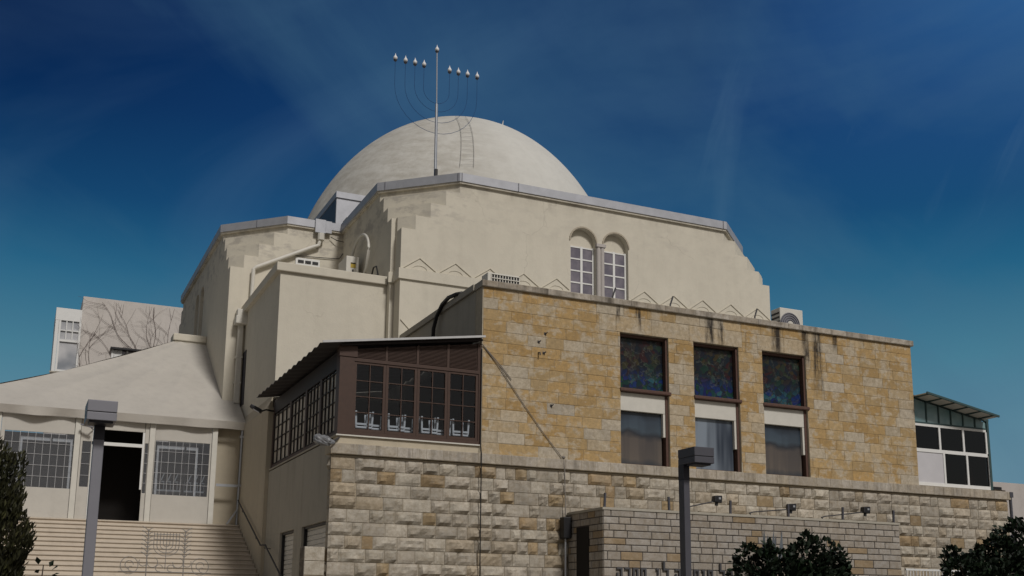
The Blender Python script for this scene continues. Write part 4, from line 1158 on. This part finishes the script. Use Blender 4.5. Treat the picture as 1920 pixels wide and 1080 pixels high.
for x in (-8.32, -8.02): bw.box(x - .025, x + .025, BY - .3, BY - .2, 15.31, 15.74); bw.box(x - .025, x + .025, BY - .3, BY - .2, 15.81, 16.29)
bwo = bw.build('bay_window', M['white'], bg, weld=False)
MB().box(-8.6, -7.7, BY - .22, BY - .19, 13.62, 16.28).build('pane', pane_mat('blind_pane', (.25, .27, .30), (.55, .55, .56), .9, .2, .5), bwo)
MB().box(-8.95, -7.6, BY - .36, BY - .301, 13.5, 13.58).build('bay_sill', M['grey_plaster'], bg)
w2 = MB(); w2.box(-6.03, -5.93, BY - .08, BY - .01, 13.2, 15.07); w2.box(-5.28, -5.2, BY - .08, BY - .01, 13.2, 15.07); w2.box(-4.4, -4.3, BY - .08, BY - .01, 13.2, 15.07); w2.box(-5.93, -5.5, BY - .06, BY - .01, 13.2, 15.07)
w2o = w2.build('window', M['white'], bg, weld=False)
MB().box(-5.93, -4.4, BY - .03, BY - .005, 13.2, 15.06).build('pane', M['skyglass'], w2o)
MB().box(-6.1, -4.2, BY - .3, BY - .001, 15.07, 15.17).build('window_hood', M['black'], bg)
vn = MB(); rv_ = random.Random(5)
def vine_branch(x, z, ang, L, r_, depth):
    pts = [(x, BY - .05, z)]; n = max(4, int(L / .22))
    for k in range(n):
        ang += rv_.uniform(-.2, .2) + (-.02 if ang > 1.57 else .02)
        x += math.cos(ang) * L / n; z += math.sin(ang) * L / n
        if x < -7.9 or x > -1.5 or z > 17.7: break
        y = BY - .05 if x > -7.55 else BY - .36
        pts.append((x, y - .02 * rv_.random(), z))
        if depth < 2 and rv_.random() < .30: vine_branch(x, z, ang + rv_.choice((-1, 1)) * rv_.uniform(.35, .9), L * rv_.uniform(.35, .65), r_ * .6, depth + 1)
    if len(pts) > 2: vn.tube(pts, r_ * .7, 4, r_ * .3)
for x, z, a, L, r_ in ((-6.0, 12.5, 2.2, 4.2, .02), (-6.6, 12.4, 1.9, 3.6, .02), (-6.9, 12.3, 2.0, 3., .025), (-3.2, 13.5, 1.9, 4.5, .026), (-3.4, 13.5, 2.3, 4.6, .023), (-2.9, 13.4, 1.4, 4., .02), (-3.0, 13.6, 2.0, 4.4, .02), (-6.4, 12.4, 1.1, 4., .025), (-6.8, 12.6, .8, 3.6, .02), (-2.4, 13.6, 1.9, 4, .02), (-5.0, 15.2, 2.5, 3.2, .026)):
    vine_branch(x, z, a, L, r_, 0)
tag(vn.build('bare_vine', M['vine'], weld=False, fix=False), 'leafless climbing vine spread over the pinkish house wall', 'vine')

# ================================================================== STREET LAMPS
def lamp_parts(t, m, x0, x1, y0, y1, post, zt):
    px0, px1, py0, py1 = post
    MB().box(px0, px1, py0, py1, 0, 4.0).build('post', m, t, bevel=.008)
    MB().box(px0 - .06, px1 + .06, py0 - .06, py1 + .06, .001, .03).build('base_plate', m, t)
    MB().box(px0, px1, py0, py1, 4.001, zt - .275).build('neck', M['lampneck'], t)
    h = MB().box(x0, x1, y0, y1, zt - .275, zt - .165).build('head', m, t, bevel=.006)
    MB().box(x0, x1, y0, y1, zt - .155, zt).build('head_cap', m, h, bevel=.006)
    MB().box(x0 + .01, x1 - .01, y0 + .01, y1 - .01, zt - .165, zt - .155).build('gasket', M['black'], h)
    MB().box(x0 + .04, x1 - .04, y0 + .05, min(y1 - .05, py0 - .02), zt - .305, zt - .276).build('diffuser', M['lampneck'], h)
lt = thing('street_lamp', 'mid grey street lamp with box head in front of the tent doorway', 'street lamp', (-8.915, -7.47, 0), 'square grey street lamps')
lamp_parts(lt, M['lamp'], -9.115, -8.73, -7.9, -7.3, (-8.985, -8.845, -7.55, -7.40), 4.49)
ltr = thing('street_lamp', 'dark grey street lamp with box head standing in front of the stone block', 'street lamp', (.716, -7.46, 0), 'square grey street lamps')
lamp_parts(ltr, M['lampdark'], .656, 1.06, -7.9, -7.38, (.656, .777, -7.55, -7.38), 4.535)

# ================================================================== WROUGHT IRON GATE TOP with a menorah motif
gt = thing('iron_gate', 'fine wrought iron gate top with menorah and scrolls before the steps', 'gate', (-7.35, -3, 0))
gy = -3.0
def gtube(name, pts, r_=.007): MB().tube([(x, gy, z) for x, z in pts], r_, 5).build(name, M['gateiron'], gt)
for x in (-7.68, -7.04): gtube('post', [(x, 0), (x, 3.1)], .010)
gtube('rail', [(-8.15, 2.35), (-6.55, 2.35)], .008)
gtube('menorah_bar', [(-7.58, 3.02), (-7.14, 3.02)]); gtube('menorah_bar', [(-7.58, 2.93), (-7.14, 2.93)]); gtube('menorah_stem', [(-7.36, 3.06), (-7.36, 2.4)])
for k in (1, 2, 3, 4):
    r_ = .055 * k; zc0 = 2.86 - .012 * k
    gtube('menorah_arm', [(-7.36 - r_, 3.05), (-7.36 - r_, zc0)] + [(-7.36 - r_*math.cos(math.pi*j/10), zc0 - .8*r_*math.sin(math.pi*j/10)) for j in range(1, 10)] + [(-7.36 + r_, zc0), (-7.36 + r_, 3.05)], .007)
def ring(cx, cz, r_, a0=0., a1=2*math.pi, n=22): return [(cx + r_*math.cos(a0 + (a1-a0)*k/n), cz + r_*math.sin(a0 + (a1-a0)*k/n)) for k in range(n + 1)]
for cx in (-7.97, -6.75):
    gtube('ring', ring(cx, 2.46, .15)); gtube('scroll', ring(cx, 2.47, .07, 0, 4.6)); gtube('scroll', ring(cx + .03, 2.40, .04, 1, 5))
    gtube('scroll', ring(cx + (.23 if cx < -7.3 else -.23), 2.52, .07, 2.5, 6.8))
for s in (-1, 1):
    gtube('scroll', ring(-7.36 + s*.22, 2.52, .09, 3, 7.5)); gtube('scroll', ring(-7.36 + s*.1, 2.42, .06, 0, 5))
    for k in range(7):
        x0 = -7.36 + s * .32; z0 = 2.62 + k * .075
        gtube('sprig', [(x0, z0), (x0 + s * .05, z0 + .05), (x0 + s * .11, z0 + .08)], .008)
        gtube('sprig', [(x0, z0), (x0 - s * .04, z0 + .05), (x0 - s * .08, z0 + .06)], .007)
gtube('scroll', ring(-7.36, 2.36, .5, .5, 2.6)) if False else None

# ================================================================== PLANTS
def leaf_cloud(mb, c, rad, n, size, seed, shape='leaf', lobes=None, floor=None):
    rr = random.Random(seed); lobes = lobes or [(c, rad)]
    tot = sum(r_[0]*r_[1]*r_[2] for _, r_ in lobes)
    for (lc, lr) in lobes:
        for _ in range(max(45, int(n * lr[0]*lr[1]*lr[2] / tot))):
            while True:
                p = Vector((rr.uniform(-1, 1), rr.uniform(-1, 1), rr.uniform(-1, 1)))
                if .25 < p.length < 1: break
            p = p.normalized() * (p.length ** .55)
            q = Vector((lc[0] + p.x*lr[0], lc[1] + p.y*lr[1], lc[2] + p.z*lr[2]))
            if lr[0] > .25: q += Vector((noise.noise(q*2.3), noise.noise(q*2.3 + Vector((9, 0, 0))), noise.noise(q*2.3 + Vector((0, 9, 0))))) * .22
            if shape == 'leaf' and noise.noise(q * 2.6 + Vector((seed, 0, 0))) < -.22: continue
            d = (p + Vector((rr.uniform(-.9, .9), rr.uniform(-.9, .9), rr.uniform(-.3, 1.1)))).normalized()
            if shape == 'needle': d = (Vector((p.x*.5, p.y*.5, 1.0)) + Vector((rr.uniform(-.5, .5), rr.uniform(-.5, .5), 0))).normalized()
            w_ = d.cross(Vector((rr.uniform(-1, 1), rr.uniform(-1, 1), rr.uniform(-1, 1)))).normalized()
            L = size * rr.uniform(.6, 1.3); W = L * (.36 if shape == 'leaf' else .2)
            k = rr.uniform(.5, 1.3) if rr.random() < .88 else rr.uniform(1.5, 2.6); mb.cur = (k, k, k * rr.uniform(.8, 1.1))  # a few leaves coloured brighter, as if catching light
            nrm = d.cross(w_) * L * .12
            mb.face([q, q + d*L*.45 + w_*W - nrm, q + d*L, q + d*L*.45 - w_*W - nrm])
    mb.cur = (1, 1, 1)
def trunkset(mb, base, tips, r_):
    rr = random.Random(3)
    b = Vector(base)
    for t in tips:
        t = Vector(t); m = b.lerp(t, .5) + Vector((rr.uniform(-.1, .1), rr.uniform(-.1, .1), .05))
        mb.tube([b, b.lerp(m, .5) + Vector((0, 0, .1)), m, t], r_, 6, r_ * .25)
cn = thing('conifer', 'tall dense dark conifer at the left edge before the tent', 'tree', (-10.15, -8, 0))
MB().tube([(-10.15, -8, 0), (-10.13, -8, 1.8), (-10.15, -8, 3.4)], .09, 8, .02).build('trunk', M['bark'], cn)
cr_ = MB(); lob = []
for k in range(15):
    z = .5 + k * .215; w_ = .44 - .004 * k - (.16 * max(0, (k - 11)) / 3)
    lob.append(((-10.15 + .06*math.sin(k*2.1), -8 + .06*math.cos(k*1.7), z), (w_, w_, .32)))
leaf_cloud(cr_, None, None, 22000, .085, 4, 'needle', lob)
cr_.build('crown', M['conifer'], cn, weld=False, fix=False)
def shrub(name, label, base, lobes, n, size, seed):
    t = thing(name, label, 'shrub', base)
    tr = MB(); trunkset(tr, base, [(c[0], c[1], c[2] + r_[2]*.5) for c, r_ in lobes], .05); tr.build('trunk', M['bark'], t, weld=False)
    rr_ = random.Random(seed); extra = []
    for c, q in lobes[:5]:
        for _ in range(5):
            a_ = rr_.uniform(.1, math.pi - .1); rs = rr_.uniform(.09, .19)
            extra.append(((c[0] + math.cos(a_) * q[0] * 1.05, c[1] + rr_.uniform(-.3, .2), c[2] + math.sin(a_) * q[2] * 1.08), (rs, rs, rs)))
    lobes = lobes + extra
    cm_ = MB(); leaf_cloud(cm_, None, None, n, size, seed, 'leaf', lobes); cm_.build('crown', M['leaf'], t, weld=False, fix=False)
shrub('shrub', 'dark leafy shrub in front of the low annex, right of the lamp post', (5.9, -4, 0),
      [((4.75, -4, 2.62), (.42, .5, .42)), ((5.25, -4, 2.55), (.6, .6, .55)), ((6.15, -4.1, 2.7), (.48, .5, .6)), ((6.8, -4, 2.55), (.36, .5, .48)), ((5.8, -4.1, 2.2), (1.3, .7, .55)), ((6.85, -4.0, 2.95), (.18, .3, .3)), ((7.2, -4, 2.35), (.34, .4, .42)), ((6.0, -4, 1.4), (1.5, .9, .8))], 11000, .13, 21)
shrub('shrub', 'dark leafy shrub at the bottom right corner before the rock faced wall', (12, -4, 0),
      [((10.75, -4, 2.72), (.36, .5, .42)), ((11.35, -4, 2.75), (.48, .5, .48)), ((12.2, -4, 3.1), (.6, .6, .45)), ((12.9, -4.1, 3.45), (.5, .6, .6)), ((12.0, -4, 2.5), (1.2, .7, .6)), ((12.0, -4, 1.5), (1.4, .9, .9)), ((12.75, -4, 3.85), (.3, .4, .35))], 11000, .13, 33)
ag = thing('agave', 'grey green agave with upright pointed leaves behind the shrub', 'plant', (6.5, -2.4, 2.6))
for k, (dx, dz, tw) in enumerate(((-.34, .62, -.08), (-.16, .5, .02), (0., .6, 0), (.1, .5, .05), (.32, .62, .1), (-.02, .45, .1))):
    b = Vector((6.52 + dx * .35, -2.4 + (k % 2) * .1, 2.75)); t = Vector((6.52 + dx, -2.45 + tw, 3.08 + dz))
    m = b.lerp(t, .5) + Vector((dx * .18, 0, .0)); w_ = .06
    a_ = MB(); a_.idx([b + Vector((-w_, 0, 0)), b + Vector((w_, 0, 0)), m + Vector((w_*1.0, .03, 0)), t, m + Vector((-w_*1.0, .03, 0)), m + Vector((0, -.03, 0)), b + Vector((0, -.04, 0))], [(0, 6, 5, 4), (6, 1, 2, 5), (4, 5, 3), (5, 2, 3), (0, 4, 2, 1), (4, 3, 2)])
    a_.build('leaf', M['agave'], ag, fix=False)
MB().lathe([(.25, 0), (.3, 2.7), (.27, 2.75)], (6.52, -2.4, 0), 12).build('pot', M['trimstone'] if False else M['tan'], ag)
sp = thing('sprig_plant', 'small leafy sprig at the bottom left beside the conifer', 'plant', (-9.45, -6.5, 0))
s_ = MB(); s_.tube([(-9.5, -6.5, 0), (-9.48, -6.5, 1.5), (-9.45, -6.5, 2.3)], .02, 5, .008); s_.build('stem', M['bark'], sp)
s_ = MB(); leaf_cloud(s_, None, None, 120, .11, 8, 'leaf', [((-9.45, -6.5, 2.2), (.14, .14, .16)), ((-9.6, -6.5, 2.12), (.1, .1, .1))]); s_.build('leaves', M['leaf'], sp, weld=False, fix=False)

# ================================================================== CAMERA (position and angles solved from the building's edges)
FPX, PY, YAW, PITCH, ROLL = 2043.106, 745.519, 0.425980, 0.194657, 0.0090614
cy_, sy_, cp_, sp_ = math.cos(YAW), math.sin(YAW), math.cos(PITCH), math.sin(PITCH)
fw_ = Vector((sy_*cp_, cy_*cp_, sp_)); r0 = Vector((cy_, -sy_, 0)); u0 = r0.cross(fw_)
rt_ = r0*math.cos(ROLL) + u0*math.sin(ROLL); up_ = -r0*math.sin(ROLL) + u0*math.cos(ROLL)
cam = bpy.data.cameras.new('camera'); co = bpy.data.objects.new('camera', cam); COL.objects.link(co)
mw = Matrix((( rt_.x, up_.x, -fw_.x, -9.879), (rt_.y, up_.y, -fw_.y, -23.5), (rt_.z, up_.z, -fw_.z, 1.7), (0, 0, 0, 1)))
co.matrix_world = mw
cam.sensor_width = 36; cam.sensor_fit = 'HORIZONTAL'; cam.lens = 36 * FPX / 1920; cam.shift_y = (PY - 540) / 1920
cam.clip_start = .1; cam.clip_end = 2000
scene.camera = co

# ================================================================== LIGHT
SUN_EL, SUN_AZ = R(43), R(8)        # azimuth measured from straight in front of the facade towards its right
sd_ = Vector((math.sin(SUN_AZ)*math.cos(SUN_EL), -math.cos(SUN_AZ)*math.cos(SUN_EL), math.sin(SUN_EL)))
sl_ = bpy.data.lights.new('sun', 'SUN'); sl_.energy = 1.95; sl_.angle = R(9); sl_.color = (1., .965, .925)
so_ = bpy.data.objects.new('sun', sl_); COL.objects.link(so_); so_.rotation_euler = (-sd_).to_track_quat('-Z', 'Y').to_euler(); so_.location = sd_ * 60

w_ = bpy.data.worlds.new('World'); scene.world = w_; w_.use_nodes = True
t = w_.node_tree; t.nodes.clear()
def nd(typ, **kw):
    x = t.nodes.new(typ)
    for k, v in kw.items(): setattr(x, k, v)
    return x
def lk(a, b): t.links.new(a, b)
def mth(op, a, b=0.):
    x = nd('ShaderNodeMath', operation=op)
    for i, v in enumerate((a, b)):
        if isinstance(v, (int, float)): x.inputs[i].default_value = v
        else: lk(v, x.inputs[i])
    return x.outputs[0]
tc = nd('ShaderNodeTexCoord'); sx = nd('ShaderNodeSeparateXYZ'); lk(tc.outputs['Generated'], sx.inputs[0])
def ramp(fac, stops):
    x = nd('ShaderNodeValToRGB'); e = x.color_ramp.elements
    while len(e) < len(stops): e.new(.5)
    for k, (p, c) in enumerate(stops): e[k].position = p; e[k].color = (*c, 1) if not isinstance(c, (int, float)) else (c, c, c, 1)
    lk(fac, x.inputs[0]); return x.outputs[0]
def mixc(f, a, b, mode='MIX'):
    x = nd('ShaderNodeMix', data_type='RGBA', blend_type=mode)
    for i, v in ((0, f), (6, a), (7, b)):
        if isinstance(v, (int, float)): x.inputs[i].default_value = v
        elif isinstance(v, tuple): x.inputs[i].default_value = (*v, 1)
        else: lk(v, x.inputs[i])
    return x.outputs[2]
sky = nd('ShaderNodeTexSky', sky_type='NISHITA'); sky.sun_disc = False
sky.sun_elevation = SUN_EL; sky.sun_rotation = math.atan2(sd_.x, sd_.y); sky.air_density = 1.; sky.dust_density = 2.
front = ramp(sx.outputs['Z'], [(0., (.20, .30, .37)), (.12, (.140, .272, .345)), (.215, (.064, .204, .290)), (.29, (.018, .118, .224)), (.345, (.0095, .070, .176)), (.42, (.0065, .043, .138)), (.52, (.0042, .028, .110)), (1., (.003, .012, .05))])
# side shading of the deep blue sky: brighter violet to the right, darker to the left
az = mth('ADD', mth('MULTIPLY', sx.outputs['X'], .911), mth('MULTIPLY', sx.outputs['Y'], -.413))
fw2 = mth('ADD', mth('MULTIPLY', sx.outputs['X'], .413), mth('MULTIPLY', sx.outputs['Y'], .911))
hi = ramp(sx.outputs['Z'], [(.34, 0.), (.48, 1.)])
vio = mth('MULTIPLY', ramp(az, [(.15, 0.), (.42, 1.)]), hi)
front = mixc(vio, front, (.021, .094, .262))
drk = mth('MULTIPLY', ramp(mth('MULTIPLY', az, -1.), [(.12, 0.), (.42, 1.)]), ramp(sx.outputs['Z'], [(.28, 0.), (.46, 1.)]))
front = mixc(drk, front, mixc(1., front, (.30, .42, .55), 'MULTIPLY'))
# thin streaks of high cloud, stretched along one direction of the sky
def cloud(au, zu, av, zv, su, sv, seed, lo, hi_, amt, colr, base):
    u = mth('MULTIPLY', mth('ADD', mth('MULTIPLY', az, au), mth('MULTIPLY', sx.outputs['Z'], zu)), su)
    v = mth('MULTIPLY', mth('ADD', mth('MULTIPLY', az, av), mth('MULTIPLY', sx.outputs['Z'], zv)), sv)
    cv = nd('ShaderNodeCombineXYZ'); lk(u, cv.inputs[0]); lk(v, cv.inputs[1]); cv.inputs[2].default_value = seed
    n_ = nd('ShaderNodeTexNoise'); n_.inputs['Scale'].default_value = 1.; n_.inputs['Detail'].default_value = 6; n_.inputs['Roughness'].default_value = .55; n_.inputs['Distortion'].default_value = .6; lk(cv.outputs[0], n_.inputs['Vector'])
    return mixc(mth('MULTIPLY', ramp(n_.outputs['Fac'], [(lo, 0.), (hi_, 1.)]), amt), base, colr)
front = cloud(.93, .37, -.37, .93, 1.7, 5.5, 2.2, .46, .80, .40, (.075, .155, .27), front)
clear = front
front = cloud(.22, .975, .975, -.22, 2.6, 15., 8.1, .57, .84, .34, (.11, .21, .31), front)
front = mixc(ramp(az, [(.0, 0.), (.14, 1.)]), clear, front)
front = cloud(.8, -.6, .6, .8, 2.2, 4.2, 5.3, .44, .80, .55, (.06, .15, .235), front)
# the sky behind the viewer: sky model plus added neutral fill, dimmed to the left
back = mixc(.5, mixc(1., sky.outputs[0], (.055, .050, .045), 'MULTIPLY'), (.16, .155, .15))
dim = ramp(az, [(-.9, .62), (.1, 1.)]) if False else ramp(mth('MULTIPLY', mth('ADD', az, 1.), .5), [(.1, .72), (.55, 1.)])
back = mixc(1., back, dim, 'MULTIPLY')
sel = ramp(mth('MULTIPLY', fw2, 1.), [(0., 1.), (.55, 0.)])
tot = mixc(sel, front, back)
bgn = nd('ShaderNodeBackground'); lk(tot, bgn.inputs[0]); bgn.inputs[1].default_value = 1.
ow = nd('ShaderNodeOutputWorld'); lk(bgn.outputs[0], ow.inputs[0])

scene.view_settings.view_transform = 'Standard'; scene.view_settings.look = 'None'; scene.view_settings.exposure = 0
scene.render.engine = 'CYCLES'; scene.cycles.max_bounces = 6; scene.cycles.use_denoising = True
scene.cycles.transparent_max_bounces = 12
